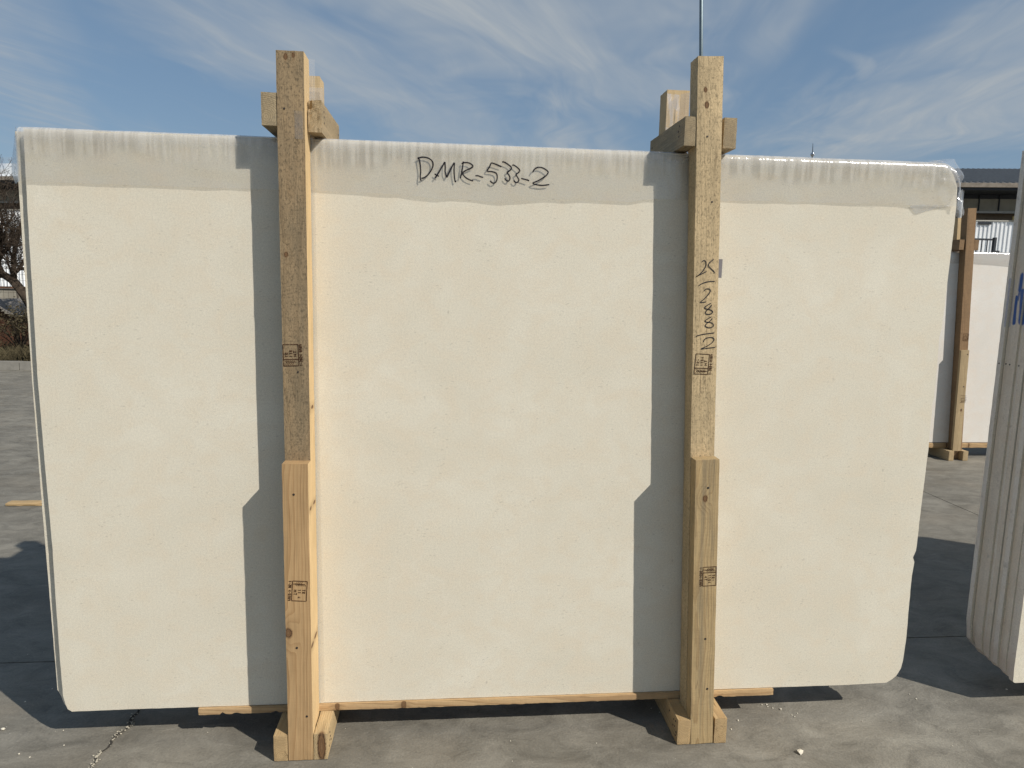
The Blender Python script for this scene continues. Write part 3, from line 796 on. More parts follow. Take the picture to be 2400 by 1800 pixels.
DMR = [[(1.1906, 1.9726), (1.1934, 1.9754), (1.1975, 1.9593), (1.1995, 1.9377), (1.1984, 1.9186), (1.1996, 1.9091), (1.2024, 1.9073)], [(1.19, 1.9758), (1.2072, 1.9792), (1.224, 1.9765), (1.2351, 1.9688), (1.2385, 1.9567), (1.2338, 1.9416), (1.2241, 1.9276), (1.213, 1.9177), (1.2018, 1.9132)], [(1.2437, 1.9296), (1.2493, 1.9257), (1.2577, 1.9219)], [(1.2451, 1.9152), (1.2521, 1.9258), (1.266, 1.9495), (1.2757, 1.9675)], [(1.2757, 1.9675), (1.2772, 1.9512), (1.2773, 1.9349), (1.2824, 1.9192)], [(1.2824, 1.9192), (1.2913, 1.9381), (1.3023, 1.9603), (1.3065, 1.9659)], [(1.3065, 1.9659), (1.3053, 1.9413), (1.3069, 1.9195), (1.3093, 1.9072), (1.3118, 1.9109)], [(1.3346, 1.971), (1.3327, 1.9559), (1.3293, 1.9367), (1.3258, 1.9179)], [(1.329, 1.9626), (1.336, 1.9669), (1.3529, 1.9662), (1.3643, 1.9584), (1.3601, 1.9514), (1.3447, 1.944), (1.3341, 1.9368), (1.335, 1.9286), (1.345, 1.9194), (1.3592, 1.913), (1.3671, 1.9119)], [(1.3731, 1.9272), (1.3816, 1.928), (1.3902, 1.925), (1.3987, 1.9231)], [(1.423, 1.9686), (1.418, 1.9561), (1.4112, 1.9436), (1.4268, 1.9422), (1.4396, 1.9377), (1.4435, 1.9268), (1.4409, 1.913), (1.433, 1.9066), (1.4245, 1.9097), (1.4215, 1.9145)], [(1.4229, 1.9695), (1.4349, 1.9663), (1.4492, 1.9613), (1.4572, 1.9581)], [(1.4589, 1.9718), (1.4632, 1.9733), (1.4775, 1.9664), (1.4885, 1.9572), (1.485, 1.9489), (1.4752, 1.9417), (1.481, 1.9336), (1.4846, 1.9241), (1.48, 1.9148), (1.4728, 1.9168), (1.4675, 1.9235)], [(1.4913, 1.9636), (1.4961, 1.9649), (1.5091, 1.9566), (1.5156, 1.9485), (1.5108, 1.9415), (1.5038, 1.9357), (1.5097, 1.9263), (1.5133, 1.9181), (1.5072, 1.911), (1.5, 1.9135), (1.497, 1.9181)], [(1.5207, 1.9244), (1.5299, 1.922), (1.5385, 1.9203), (1.5466, 1.9173)], [(1.558, 1.9445), (1.5621, 1.9529), (1.5734, 1.9602), (1.5893, 1.9594), (1.6053, 1.9502), (1.607, 1.9434), (1.5986, 1.9334), (1.5759, 1.9188), (1.5589, 1.9108), (1.5705, 1.9062), (1.5907, 1.9046), (1.6131, 1.9081)]]
mb = MB()
for st in DMR: ribbon(mb, st, .0046, lambda x, z: (x, -film_off(x, z) - .0012, z), True, 6)
tag(mb.build('handwriting', M_ink_film, film), 'black marker writing DMR-533-2')


def sheet(name, grid, parent, mat, label=None):
    mb = MB(); n = len(grid); k = len(grid[0])
    for r_ in grid: mb.v += [tuple(q) for q in r_]
    for i in range(n - 1):
        for j in range(k - 1): mb.f.append((i * k + j, (i + 1) * k + j, (i + 1) * k + j + 1, i * k + j + 1))
    o = mb.build(name, mat, parent, None, True)
    if label: o['label'] = label
    return o


def ruled(A, B, m=10, crumple=.004, freq=30, seed=0):
    A = catmull([tuple(a) for a in A], 5); B = catmull([tuple(b) for b in B], 5)
    n = min(len(A), len(B)); G = []
    for i in range(n):
        a = Vector(A[int(i * (len(A) - 1) / (n - 1))]); b = Vector(B[int(i * (len(B) - 1) / (n - 1))]); row = []
        for j in range(m + 1):
            t = j / m; p = a.lerp(b, t); w = math.sin(math.pi * min(1, t * 1.0)) * .8 + .2 * t
            row.append(p + Vector((mn.noise(p * freq + Vector((seed, 0, 0))), 1.6 * mn.noise(p * freq + Vector((0, seed, 5))), mn.noise(p * freq + Vector((3, 0, seed))))) * crumple * w)
        G.append(row)
    return G


# bunched sheet past the right end
sheet('film_flap', ruled([(2.93, .0, 2.030), (2.968, .0, 2.024), (2.995, .0, 2.006), (3.018, .0, 1.978), (3.030, .0, 1.945), (3.030, .0, 1.90), (3.030, .0, 1.872)],
                         [(2.965, .09, 2.046), (3.056, .085, 2.056), (3.070, .082, 2.043), (3.104, .08, 2.002), (3.096, .078, 1.972), (3.096, .07, 1.92), (3.104, .06, 1.858)], 12, .008, 26, 1),
      film, M_film2, 'crumpled film bunched at the right end')
sheet('film_flap', ruled([(3.030, .002, 1.93), (3.030, .004, 1.90), (3.029, .006, 1.87), (3.027, .008, 1.855)], [(3.082, .05, 1.95), (3.087, .05, 1.90), (3.098, .05, 1.866), (3.080, .05, 1.848)], 6, .005, 40, 4), film, M_film2)
sheet('film_flap', ruled([(2.855, -.0035, 1.879), (2.90, -.004, 1.884), (2.96, -.004, 1.884), (3.0, -.0035, 1.883)], [(2.868, -.003, 1.862), (2.885, -.003, 1.853), (2.925, -.003, 1.866), (2.99, -.003, 1.880)], 5, .0015, 60, 6),
      film, film_mat('plastic_film_fold', .30, (.55, .54, .53), False, .12, .14))
# sheet hanging round the left end
sheet('film_flap', ruled([(-.006, -.004, 2.028), (-.007, -.004, 1.98), (-.008, -.003, 1.92), (-.008, -.003, 1.866)],
                         [(-.046, .06, 2.036), (-.053, .06, 1.99), (-.066, .06, 1.91), (-.058, .06, 1.866)], 9, .004, 28, 8), film, M_film2, 'film hanging loosely round the left end')
sheet('film_flap', ruled([(-.046, .061, 2.036), (-.053, .061, 1.99), (-.066, .061, 1.91), (-.062, .061, 1.872)],
                         [(-.03, .20, 2.03), (-.04, .21, 1.985), (-.045, .21, 1.92), (-.04, .21, 1.88)], 7, .005, 24, 11), film, M_film2)
sheet('film_flap', ruled([(-.045, .205, 1.970), (-.046, .206, 1.955), (-.046, .206, 1.935), (-.046, .207, 1.920)],
                         [(-.33, .28, 1.972), (-.335, .285, 1.960), (-.335, .287, 1.940), (-.33, .29, 1.922)], 14, .007, 22, 14), film, M_film2, 'loose end of film blown out to the left')
# strips caught between posts and stone
def upright(x0, x1, y0, y1, z0, z1, mat, label, seed, top=0., cr=.003, parent=film):
    G = []
    for i in range(15):
        t = i / 14; z = z0 + (z1 - z0) * t
        G.append([Vector((x0 + (x1 - x0) * s + cr * .5 * mn.noise(Vector((z * 9, s * 3, seed))), y0 + (y1 - y0) * s + cr * mn.noise(Vector((z * 14, s * 5, seed + 2))), z + top * s * (i == 14))) for s in (0, .2, .4, .6, .8, 1)])
    return sheet('film_strip', G, parent, mat, label)


upright(.80, .870, -.0028, -.0022, .128, 2.03, M_film3, 'film strip caught between the left post and the stone', 1, 0, .0006)
upright(.836, .873, -.004, .012, 2.03, 2.262, M_film3, 'film sticking up behind the left post', 2)
upright(.782, .866, .195, .198, 2.035, 2.228, M_film2, None, 3)
upright(2.044, 2.098, .17, .195, 2.035, 2.255, M_film3, 'folded film between the right posts', 4, .004, .012)
upright(2.098, 2.146, .196, .150, 2.035, 2.262, M_film2, None, 5, 0, .008)

# ------------------------------------------------------------------ bundle at the right edge
RX = 3.462
rr_ = random.Random(5)
labs = ['front', 'second', 'third', 'fourth', 'fifth', 'sixth', 'seventh', 'eighth', 'ninth', 'tenth', 'eleventh', 'rearmost']
NS = 12
zbase = .1075
for k in range(NS):
    y0 = -.004 + k * .0217
    dx = (0, .006, .001, .009, .000, .0055, .0005, .009, .001, .008, .011, .0)[k]
    xl = RX + dx; zb = zbase
    cr = (.012, .02, .03, .03, .045, .035, .05, .05, .06, .05, .08, .085)[k]
    po = [(xl + .002, 2.13), (xl + .001, 1.5), (xl, .8), (xl - .001, zb + cr + .05), (xl + cr * .12, zb + cr * .6), (xl + cr * .45, zb + cr * .2), (xl + cr, zb), (5.0, zb), (6.36, zb + .001), (6.40, zb + .06), (6.41, 1.9), (6.33, 2.13)]
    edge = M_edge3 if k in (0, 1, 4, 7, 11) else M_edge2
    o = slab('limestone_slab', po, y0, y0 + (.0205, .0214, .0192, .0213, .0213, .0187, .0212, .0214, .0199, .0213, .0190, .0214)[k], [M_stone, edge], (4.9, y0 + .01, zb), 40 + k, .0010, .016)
    if k == 0: lb = 'sunlit front slab of the bundle at the right edge of the picture'
    elif k == NS - 1: lb = 'rearmost slab of the right-hand bundle, pale grey end with rounded bottom corner'
    else: lb = '%s slab from the front in the right-hand bundle, end in shade' % labs[k]
    tag(o, lb, 'slab', 'slabs of the right-hand bundle')
    if k in (7, 9, 10, 11):
        hm = MB(); hm.tube([(xl - .0006, y0 + .01, 1.317), (xl + .004, y0 + .01, 1.317)], .0032, 8)
        hm.build('drill_hole', M_nail, o)
for x in (4.2, 5.7):
    b = timber('bearer_beam', (x, -.13, .052), (x, .42, .052), .09, .1, W_beam, None, seed=int(x * 10))
    tag(b, 'pine bearer under the right-hand bundle', 'beam', 'bearers under the right-hand bundle')

# ------------------------------------------------------------------ bundle in the distance
far = empty('timber_frame', (6.2, 3.9, 0), 'small brown clamp frame in the distance between the two slab bundles', 'frame')
FY = 3.94
fp = timber('front_post', (6.235, FY - .040, .004), (6.107, FY - .040, 2.386), .086, .080, W_far, far, seed=31)
fp2 = timber('front_brace', (6.197, FY - .094, .09), (6.172, FY - .094, 1.07), .082, .028, W_far2, far, seed=32)
timber('rear_post', (6.36, FY + .246, .004), (6.235, FY + .246, 2.33), .083, .08, W_rear, far, seed=33)
for nm, x0, x1, z0, z1, y0, y1 in (('top_beam', 6.022, 6.070, 2.005, 2.100, FY - .075, FY + .30), ('top_beam', 6.176, 6.220, 2.004, 2.101, FY - .07, FY + .30),
                                   ('bottom_beam', 6.099, 6.150, .0015, .095, FY - .14, FY + .42), ('bottom_beam', 6.244, 6.296, .0015, .095, FY - .14, FY + .42)):
    timber(nm, ((x0 + x1) / 2, y0, (z0 + z1) / 2), ((x0 + x1) / 2, y1, (z0 + z1) / 2), x1 - x0, z1 - z0, W_far if 'top' in nm else W_far2, far, seed=int(x0 * 50))
stamp(fp, 6.178, 1.19, FY - .0815, math.pi / 2, .1, 21); stamp(fp2, 6.200, .60, FY - .1095, math.pi / 2, .1, 22)
for q in ((6.20, 1.03), (6.195, .72), (6.196, .50)): nail(fp2, (q[0], FY - .1085, q[1]), r=.006)
far2 = empty('timber_frame', (7.5, 3.9, 0), 'clamp frame of the distant bundle, out of sight behind the right-hand slabs', 'frame')
timber('front_post', (7.55, FY - .041, .004), (7.55, FY - .041, 2.3), .086, .08, W_far, far2)
timber('rear_post', (7.55, FY + .246, .004), (7.55, FY + .246, 2.3), .086, .08, W_far, far2)
for x in (7.48, 7.62): timber('bottom_beam', (x, FY - .14, .048), (x, FY + .42, .048), .048, .093, W_far, far2)
for x in (7.48, 7.62): timber('top_beam', (x, FY - .07, 2.05), (x, FY + .3, 2.05), .048, .093, W_far, far2)
for k in range(9):
    y0 = FY + k * .0205; xl = 5.55 + (.0 if k == 0 else rr_.uniform(-.02, .02)); xr = 8.4
    po = [(xl, 1.985), (xl, .17), (xl + .03, .152), (xr - .03, .152), (xr, .18), (xr, 1.96), (xr - .05, 1.985)]
    o = slab('limestone_slab', po, y0, y0 + .0195, [stone_mat('white_limestone', (.74, .70, .64)) if k == 0 else M_stone, M_edge], (7, y0 + .01, .152), 60 + k, .0008, .05)
    if k == 0: MW = o.data.materials[0]
    tag(o, 'bright white slab in the distance beside the small brown frame' if k == 0 else 'slab behind the distant white slab', 'slab', None if k == 0 else 'slabs behind the distant white slab')
for y in (FY + .04, FY + .14):
    b = timber('support_board', (5.7, y, .122), (8.2, y, .122), .09, .052, W_board, None, (0, 1, 0), .06, .002, None, .002, 9)
    tag(b, 'split timber under the distant white slab' if y < FY + .1 else 'timber behind the front board under the distant white slab', 'board')
mb = MB(); n = 60; prof = 9
for i in range(n + 1):
    x = 5.5 + 2.95 * i / n
    zb = 1.885 - .024 * math.exp(-((x - 6.75) / .35) ** 2) + .004 * mn.noise(Vector((x * 6, 0, 0)))
    for j in range(4): z = zb + (1.978 - zb) * j / 3; mb.v.append((x, FY - .004 - .006 * math.sin(j / 3 * 3.1), z))
    for j in range(1, 4): a = math.pi / 2 * j / 3; mb.v.append((x, FY - .004 + .02 * (1 - math.cos(a)), 1.978 + .02 * math.sin(a)))
    mb.v.append((x, FY + .19, 2.0)); mb.v.append((x, FY + .195, 1.9))
for i in range(n):
    for j in range(prof - 1): mb.f.append((i * prof + j, (i + 1) * prof + j, (i + 1) * prof + j + 1, i * prof + j + 1))
tag(mb.build('plastic_film', film_mat('plastic_film_far', .25, (.66, .65, .63), False, .15, .10), None, None, True), 'clear film over the top of the distant white slab', 'plastic film')

# ------------------------------------------------------------------ things lying on the yard
oc_ = timber('wood_offcut', (-1.765, 2.665, .012), (-1.52, 2.665, .012), .075, .021, W_beam, None, (0, 1, 0), .03, .001, None, .002, 12)
tag(oc_, 'short pale wood offcut lying on the concrete at left', 'wood offcut')


def chip(seed, r):
    rr = random.Random(seed); bm = bmesh.new(); bmesh.ops.create_icosphere(bm, subdivisions=1, radius=r)
    for v in bm.verts: v.co = Vector((v.co.x * rr.uniform(.7, 1.3), v.co.y * rr.uniform(.7, 1.3), v.co.z * rr.uniform(.4, .75)))
    V = [v.co.copy() for v in bm.verts]; F = [tuple(v.index for v in f.verts) for f in bm.faces]; bm.free(); return V, F


V, F = chip(4, .0125)
tag(mesh('stone_chip', V, F, M_stone, None, T(2.514, -.202, .006)), 'small pale stone chip on the concrete right of the leaning frame', 'stone chip')
mb = MB(); rc = random.Random(9)
spots = [(2.505, .076, 3), (2.524, .076, 3.5), (2.522, .062, 3), (2.537, .053, 3), (2.565, .045, 5), (2.59, .006, 2.5), (2.595, -.004, 3), (2.372, -.013, 3.5), (2.325, -.062, 3), (2.616, .016, 2.5), (-.258, .093, 7), (-.126, -.045, 4), (-.279, .258, 3), (-.081, -.063, 3), (-.048, .075, 2.5), (-.226, .339, 3), (-.003, -.008, 3), (3.555, .118, 4), (3.132, .11, 2.5), (3.138, .078, 3.5)]
for _ in range(70): spots.append((rc.uniform(-.8, 4.2), rc.choice((rc.uniform(-.35, .1), rc.uniform(.3, 3.5))), rc.uniform(1, 2.4)))
for x, y, r in spots:
    V, F = chip(rc.random(), r * .001); b = len(mb.v); mb.v += [(v.x + x, v.y + y, v.z + r * .0005 + .0006) for v in V]; mb.f += [tuple(b + i for i in f) for f in F]
tag(mb.build('stone_crumbs', M_stone), 'tiny white stone crumbs scattered over the concrete', None, None, 'stuff')
# crack with crumbled filler, running towards the camera at lower left
rc = random.Random(2); pts = []; y = .27; x = .152
while y > -.75:
    x += rc.uniform(-.007, .007) + (.15 + .01 * math.sin(y * 9) - x) * .15; pts.append((x, y)); y -= .011
mb = MB()
for i, (x, y) in enumerate(pts):
    w = .0035 + .003 * abs(mn.noise(Vector((y * 30, 0, 0)))); mb.v += [(x - w, y, .0022), (x + w * .9, y, .0022)]
for i in range(len(pts) - 1): mb.f.append((2 * i, 2 * i + 1, 2 * i + 3, 2 * i + 2))
tag(mb.build('floor_crack', plain('crack_dirt', (.055, .05, .042), .9, .1)), 'ragged crack in the concrete at lower left', 'crack')
mb = MB(); rc = random.Random(21)
for i, (x, y) in enumerate(pts):
    dens = 3 if y < -.06 or (.02 < y < .12) else 1
    for _ in range(dens * 2):
        if rc.random() < .65:
            V, F = chip(rc.random(), rc.uniform(.0012, .0042)); b = len(mb.v); ox = x + rc.gauss(0, .0055); oy = y + rc.uniform(-.006, .006)
            mb.v += [(v.x + ox, v.y + oy, v.z + .0035) for v in V]; mb.f += [tuple(b + q for q in f) for f in F]
tag(mb.build('crack_rubble', plain('crumbled_filler', (.42, .38, .30), .9, .1, 0, .35, 260)), 'pale crumbled filler along the floor crack', None, None, 'stuff')

# ------------------------------------------------------------------ background: kerb, verge, tree, hut, fences
M_grass_soil = plain('verge_soil', (.075, .065, .04), .95, .1, 0, .4, 5)
vg = mesh('verge', [(-60, 0, 0), (2, 0, 0), (2, 9, 0), (-60, 9, 0)], [(0, 1, 2, 3)], M_grass_soil, None, T(0, 10.22, .135))
tag(vg, 'rough planted strip behind the kerb', None, None, 'structure')
kb = empty('kerb', (-8, 10.15, 0), 'concrete kerb along the planted strip at far left', 'kerb')
M_kerb = plain('kerb_concrete', (.25, .235, .205), .85, .2, 0, .2, 9)
for i in range(22):
    mb = MB(); mb.box(.004, .992, 0, .13, 0, .148)
    mb.build('kerb_stone', M_kerb, kb, T(-20.05 + i + .05, 10.115, -.001 + random.uniform(-.003, .003)))
# dry grass and weeds
rg = random.Random(4); mb = MB()
for _ in range(9000):
    x = rg.uniform(-9.6, -5.2); y = 10.3 + abs(rg.gauss(0, .9)); h = rg.uniform(.05, .24) * (1 + .8 * mn.noise(Vector((x * 1.5, y, 0)))); a = rg.uniform(0, 6.28); lx, ly = math.cos(a), math.sin(a); bw = rg.uniform(.004, .010); ln = rg.uniform(.1, .8) * h
    b = len(mb.v); mb.v += [(x - ly * bw, y + lx * bw, .134), (x + ly * bw, y - lx * bw, .134), (x + lx * ln * .5, y + ly * ln * .5, .134 + h * .7), (x + lx * ln, y + ly * ln, .134 + h)]
    mb.f += [(b, b + 1, b + 2), (b + 2, b + 1, b + 3)]
tag(mb.build('dry_grass', plain('dry_grass_blades', (.085, .070, .040), .9, .1, 0, .6, 3)), 'dry grass and weeds along the kerb', None, None, 'stuff')


def bush(name, loc, rx, rz, n, cols, label, seed):
    """twiggy bush: stems from the base carrying many small leaves"""
    rr = random.Random(seed); e = empty(name, loc, label, 'bush'); st = MB(); lf = MB()
    for s_ in range(26):
        a = rr.uniform(0, 6.28); r = rx * rr.uniform(.2, 1); h = rz * rr.uniform(.5, 1)
        P = [(0, 0, 0), (math.cos(a) * r * .35, math.sin(a) * r * .35, h * .45), (math.cos(a) * r, math.sin(a) * r, h)]
        st.tube(P, [.012, .008, .003], 4)
        for _ in range(n // 26):
            t = rr.uniform(.25, 1.05); q = Vector(P[1]).lerp(Vector(P[2]), t) + Vector((rr.gauss(0, .1), rr.gauss(0, .1), rr.gauss(0, .08)))
            u = Vector((rr.gauss(0, 1), rr.gauss(0, 1), rr.gauss(0, 1))).normalized(); w = u.cross(Vector((rr.gauss(0, 1), rr.gauss(0, 1), 1))).normalized(); sz = rr.uniform(.015, .035)
            b = len(lf.v); lf.v += [tuple(q - w * sz * .4), tuple(q + u * sz), tuple(q + w * sz * .4), tuple(q - u * sz)]; lf.f.append((b, b + 1, b + 2, b + 3))
    st.build('stem', cols[0], e, T(loc)); lf.build('foliage', cols[1], e, T(loc))
    return e


M_bark = plain('bark', (.060, .045, .033), .9, .15, 0, .45, 14)
M_leafd = plain('dull_leaves', (.070, .056, .030), .8, .2, 0, .5, 7)
bush('bush', (-6.75, 11.5, .135), .60, .95, 1700, (M_bark, M_leafd), 'dark brown tangled bush right of the little hut', 6)
bush('bush', (-6.1, 11.9, .135), .8, 1.1, 1600, (M_bark, M_leafd), 'dark tangled bush nearest the left end of the front bundle', 7)
# hut
M_hutwood = plain('hut_boards', (.085, .04, .024), .85, .15, 0, .35, 8)
M_hutroof = plain('hut_roof', (.22, .20, .18), .8, .2, 0, .25, 6)
hut = empty('garden_hut', (-7.95, 13, .135), 'small dark brown wooden hut with a gabled roof behind the kerb', 'hut')
for i in range(9):
    mb = MB(); x0 = -8.33 + i * .078; zt_ = 1.0 - abs(x0 + .036 + 7.94) * .62; mb.box(x0, x0 + .072, 12.66, 12.685, .137, zt_); mb.build('wall_board', M_hutwood, hut)
mb = MB(); mb.box(-8.30, -7.64, 12.69, 13.5, .137, .74); mb.build('hut_body', M_hutwood, hut)
for sgn in (-1, 1):
    mb = MB(); x1 = -7.94 + sgn * .46; q = [(-7.94, 1.125), (x1, .835), (x1, .80), (-7.94, 1.09)]
    mb.v = [(x + (0.001 * sgn), 12.55, z) for x, z in q] + [(x + (.001 * sgn), 13.6, z) for x, z in q]
    mb.f = [(0, 1, 2, 3), (7, 6, 5, 4), (0, 4, 5, 1), (1, 5, 6, 2), (2, 6, 7, 3), (3, 7, 4, 0)]; mb.build('roof_slope', M_hutroof, hut)
# wire mesh fence and low wall of panels behind
fe = empty('mesh_fence', (-9, 14.0, .135), 'thin wire mesh fence with brown rail behind the bare tree', 'fence')
M_wire = plain('fence_wire', (.13, .11, .09), .6, .4, .4)
for i in range(7):
    mb = MB(); mb.tube([(-13 + i * 1.6, 14, .136), (-13 + i * 1.6, 14, 2.0)], .022, 8); mb.build('post', M_wire, fe)
for z in (1.345, .95): mb = MB(); mb.box(-13, -3.4, 13.985, 14.012, z - .02, z + .02); mb.build('rail', plain('rusty_rail_%d' % int(z * 100), (.16, .085, .05), .8), fe)
mb = MB()
for i in range(96): mb.tube([(-13 + i * .1, 14.02, .14), (-13 + i * .1, 14.02, 1.98)], .0035, 3, False)
for i in range(14): mb.tube([(-13, 14.02, .2 + i * .13), (-3.4, 14.02, .2 + i * .13)], .003, 3, False)
tag(mb.build('wire_mesh', M_wire, fe), None, None, None, 'stuff')
lw = empty('panel_wall', (-9, 15, .135), 'low pale panel wall behind the mesh fence at far left', 'wall')
M_pan = plain('pale_panel', (.34, .31, .25), .8, .2, 0, .25, 4)
for i in range(12):
    mb = MB(); mb.box(-14 + i * .9, -14 + i * .9 + .885, 15, 15.06, .137, 1.30); mb.build('panel', M_pan, lw)
mb = MB(); mb.box(-14.05, -3.15, 14.97, 15.09, 1.30, 1.345); mb.build('coping', plain('coping_grey', (.2, .19, .18), .8), lw)


def tree(name, base, label, seed, trunk_pts, rad, limbs):
    rr = random.Random(seed); e = empty(name, base, label, 'tree'); tb = MB(); cb = MB()
    tb.tube(trunk_pts, rad, 9)
    def grow(p, d, L, r, lvl):
        if lvl > 5 or r < .0016: return
        n = 4; P = [p]; q = p.copy(); dd = d.copy()
        for i in range(n):
            dd = (dd + Vector((rr.gauss(0, .17), rr.gauss(0, .17), rr.gauss(.03, .15)))).normalized(); q = q + dd * (L / n); P.append(q.copy())
        cb.tube(P, [max(.0036, r * (1 - .5 * i / n)) for i in range(n + 1)], 5 if lvl < 2 else 3, False)
        for i in range(1, n + 1):
            for _ in range(1 if lvl < 1 else 2):
                if rr.random() < .85:
                    ax = Vector((rr.gauss(0, 1), rr.gauss(0, 1), rr.gauss(.2, 1))).normalized()
                    nd = (dd * .75 + ax * .75).normalized()
                    grow(P[i].copy(), nd, L * rr.uniform(.5, .72), r * (1 - .5 * i / n) * .56, lvl + 1)
    for p, d, L, r in limbs: grow(Vector(p), Vector(d).normalized(), L, r, 0)
    tb.build('trunk', M_bark, e, None, True); cb.build('crown', M_bark, e)
    return e


tree('bare_tree', (-6.75, 12.4, .135), 'leafless dark tree with an arching bough at far left', 5,
     [(-6.75, 12.4, .12), (-6.82, 12.4, .55), (-6.98, 12.4, .95), (-7.16, 12.4, 1.27), (-7.33, 12.42, 1.50), (-7.52, 12.42, 1.62), (-7.75, 12.45, 1.60), (-8.0, 12.5, 1.52)],
     [.13, .115, .10, .09, .08, .072, .062, .05],
     [((-7.16, 12.4, 1.27), (-.5, .1, 1), 1.15, .060), ((-7.33, 12.42, 1.5), (.1, -.1, 1), 1.2, .055), ((-7.52, 12.42, 1.62), (-.3, 0, 1), 1.25, .055), ((-7.75, 12.45, 1.6), (.35, .1, 1), 1.2, .05),
      ((-8.0, 12.5, 1.52), (-.6, 0, .8), 1.1, .05), ((-6.98, 12.4, .95), (.15, 0, 1), 1.3, .065), ((-7.40, 12.42, 1.55), (.55, .1, .8), 1.0, .045), ((-7.65, 12.42, 1.6), (.05, -.2, 1), 1.35, .05), ((-7.9, 12.5, 1.55), (.1, .1, 1), 1.5, .055), ((-7.1, 12.4, 1.1), (-.2, -.3, 1), 1.5, .05)])

# warehouse across the back
bd_rot = math.atan2(-.178, .984)
wh = empty('warehouse', (28.044, 31.433, 0), 'long warehouse with sheet roof, shaded loft panels and white ribbed cladding', 'building', None, bd_rot)
WM = W[wh.name]
M_roof = plain('grey_roof_sheet', (.135, .138, .138), .55, .4, 0, .15, 3)
M_roof_sky = plain('sky_lit_roof_sheet', (.50, .52, .53), .5, .4, 0, .08, 3)  # same roof, with the bright sky reflection put into its colour
M_fas = plain('fascia', (.27, .23, .185), .85, .2, 0, .3, 5)
M_pan2 = plain('loft_panel', (.29, .27, .22), .85, .2, 0, .15, 2)
M_rec = plain('loft_recess', (.27, .205, .15), .9, .15, 0, .2, 3)
M_dark = plain('dark_steel', (.030, .034, .040), .6, .3)
M_clad = plain('white_cladding', (.87, .875, .87), .5, .3, 0, .05, 2)


def wbox(name, mat, *a): mb = MB(); mb.box(*a); return mb.build(name, mat, wh, WM)


def roof_part(x0, x1, mat):
    mb = MB(); n = int((x1 - x0) / .3)
    for i in range(n + 1):
        for dxx, h in ((0, 0), (.10, 0), (.13, .055), (.20, .055), (.23, 0)):
            x = x0 + i * .3 + dxx
            mb.v += [(x, -.45, 7.20 + h), (x, 8.2, 9.30 + h), (x, 8.2, 9.14), (x, -.45, 7.12)]
    m = (n + 1) * 5
    for i in range(m - 1):
        a = i * 4; b = a + 4; mb.f += [(a, b, b + 1, a + 1), (a + 3, a + 2, b + 2, b + 3), (a, a + 3, b + 3, b), (a + 1, b + 1, b + 2, a + 2)]
    return mb.build('roof', mat, wh, WM)


roof_part(-30, 16, M_roof); tag(roof_part(-75.1, -30.2, M_roof_sky), 'sheet roof of the left half, bright sky reflection painted in')
wbox('fascia', M_fas, -75, 16, -.5, -.40, 6.98, 7.19)
wbox('eave_soffit', M_dark, -75, 16, -.395, 1.9, 6.86, 6.97)
wbox('loft_recess', M_rec, -75, 16, 2.0, 2.1, 4.9, 6.0)
wbox('loft_beam', plain('loft_beam_pale', (.44, .42, .38), .8), -75, 16, 1.35, 1.5, 5.92, 6.03)
wbox('rear_wall', M_pan2, -75, 16, 8.0, 8.15, 0, 9.1)
wbox('eave_shade_band', M_dark, -75, 16, 1.42, 1.48, 6.66, 6.86)  # dark strip painted in for the shadow under the eave
for i in range(-75, 16):
    if -46 > i or i > -8:
        wbox('loft_panel', M_pan2, i + .74, i + 1.69, 1.42, 1.48, 6.035, 6.655)
        wbox('column', M_dark, i + 1.695, i + 1.735, 1.36, 1.50, 6.035, 6.86)
        if i % 3 == 0: wbox('column', M_dark, i + .70, i + .80, 1.9, 1.99, 5.0, 5.915)
mb = MB(); n = int(91 / .2)
for i in range(n + 1):
    for dxx, yy in ((0, 0), (.12, 0), (.14, -.035), (.18, -.035)):
        x = -75 + i * .2 + dxx; mb.v += [(x, yy, 0), (x, yy, 5.36), (x, .2, 5.36)]
m = (n + 1) * 4
for i in range(m - 1): a = i * 3; mb.f += [(a, a + 3, a + 4, a + 1), (a + 1, a + 4, a + 5, a + 2)]
mb.build('cladding', M_clad, wh, WM)
wbox('cladding_cap', plain('cap_flashing', (.50, .47, .40), .6), -75, 16, -.06, .26, 5.365, 5.42)
wbox('wall_vent', M_dark, .02, .64, -.075, -.04, 5.20, 5.33)
mb = MB(); mb.tube([(-1.2, -.12, 4.95), (-1.2, -.04, 4.95)], .28, 18); mb.build('round_vent', plain('vent_grey', (.22, .22, .23), .6), wh, WM)
mb = MB(); mb.tube([(-.93, -.10, 0), (-.93, -.10, 6.9)], .07, 8); mb.build('downpipe', plain('pipe_white', (.6, .6, .6), .5), wh, WM)
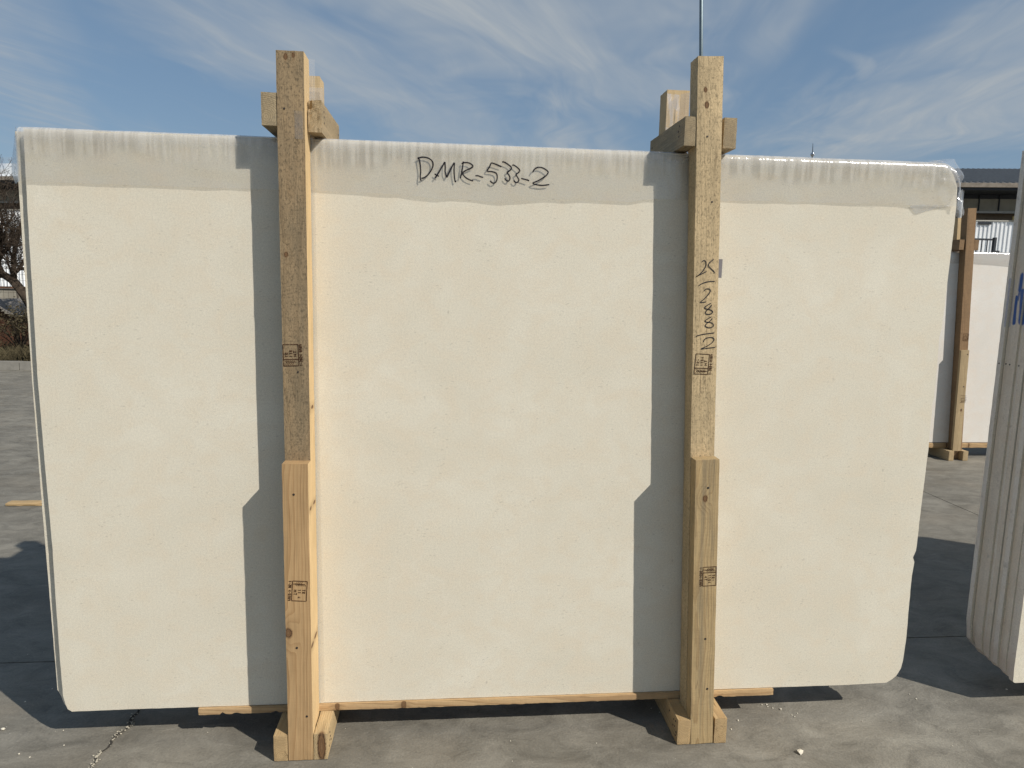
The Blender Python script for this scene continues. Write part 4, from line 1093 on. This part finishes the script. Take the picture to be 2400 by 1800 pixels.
mb = MB(); mb.box(1.64, 1.90, -.16, -.02, 5.43, 5.62); mb.build('lamp_bracket', plain('yellow_bracket', (.45, .36, .16), .6), wh, WM)

# black bar gate in front of the cladding
gt = empty('bar_gate', (11.8, 11, 0), 'black steel bar gate beyond the distant white slab', 'gate')
mb = MB(); mb.box(10.6, 12.25, 10.985, 11.015, 2.70, 2.735); mb.build('top_rail', M_dark, gt)
mb = MB(); mb.box(10.6, 12.25, 10.985, 11.015, .15, .185); mb.build('bottom_rail', M_dark, gt)
for x in (10.58, 12.245):
    mb = MB(); mb.box(x - .025, x + .025, 10.97, 11.03, 0, 2.76); mb.build('gate_post', M_dark, gt)
for i in range(13): mb = MB(); mb.tube([(10.68 + i * .118, 11, .16), (10.68 + i * .118, 11, 2.71)], .009, 6); mb.build('bar', M_dark, gt)
mb = MB(); mb.box(12.27, 12.36, 10.97, 11.03, 2.44, 2.50); mb.build('latch', M_dark, gt)

# tall pole and far mast
pl_ = empty('light_pole', (9.58, 20, 0), 'slim tall grey steel pole rising behind the leaning frame', 'pole')
mb = MB(); mb.tube([(9.58, 20, 0), (9.10, 20, 8.9), (8.74, 20, 15.5)], [.085, .058, .050], 10); mb.build('shaft', plain('galvanised_pole', (.16, .205, .225), .45, .5, .5), pl_, None, True)
mb = MB(); mb.box(9.38, 9.78, 19.8, 20.2, -.012, .03); mb.build('base_plate', M_dark, pl_)
ms = empty('far_mast', (34.0, 60, 0), 'tiny mast tip with a shiny ball just above the slab top', 'mast')
mb = MB(); mb.tube([(34, 60, 0), (34, 60, 13.85)], [.12, .05], 8); mb.build('shaft', M_dark, ms)
mb = MB(); mb.tube([(34, 60, 13.8), (34, 60, 13.86), (34, 60, 13.96), (34, 60, 14.04), (34, 60, 14.12), (34, 60, 14.2), (34, 60, 14.25)], [.05, .09, .17, .19, .16, .08, .03], 14)
mb.build('ball', plain('polished_ball', (.55, .56, .58), .18, .6, .9), ms, None, True)
mb = MB(); mb.tube([(34, 60, 14.22), (33.96, 60, 15.0)], [.035, .015], 6); mb.build('rod', M_dark, ms)
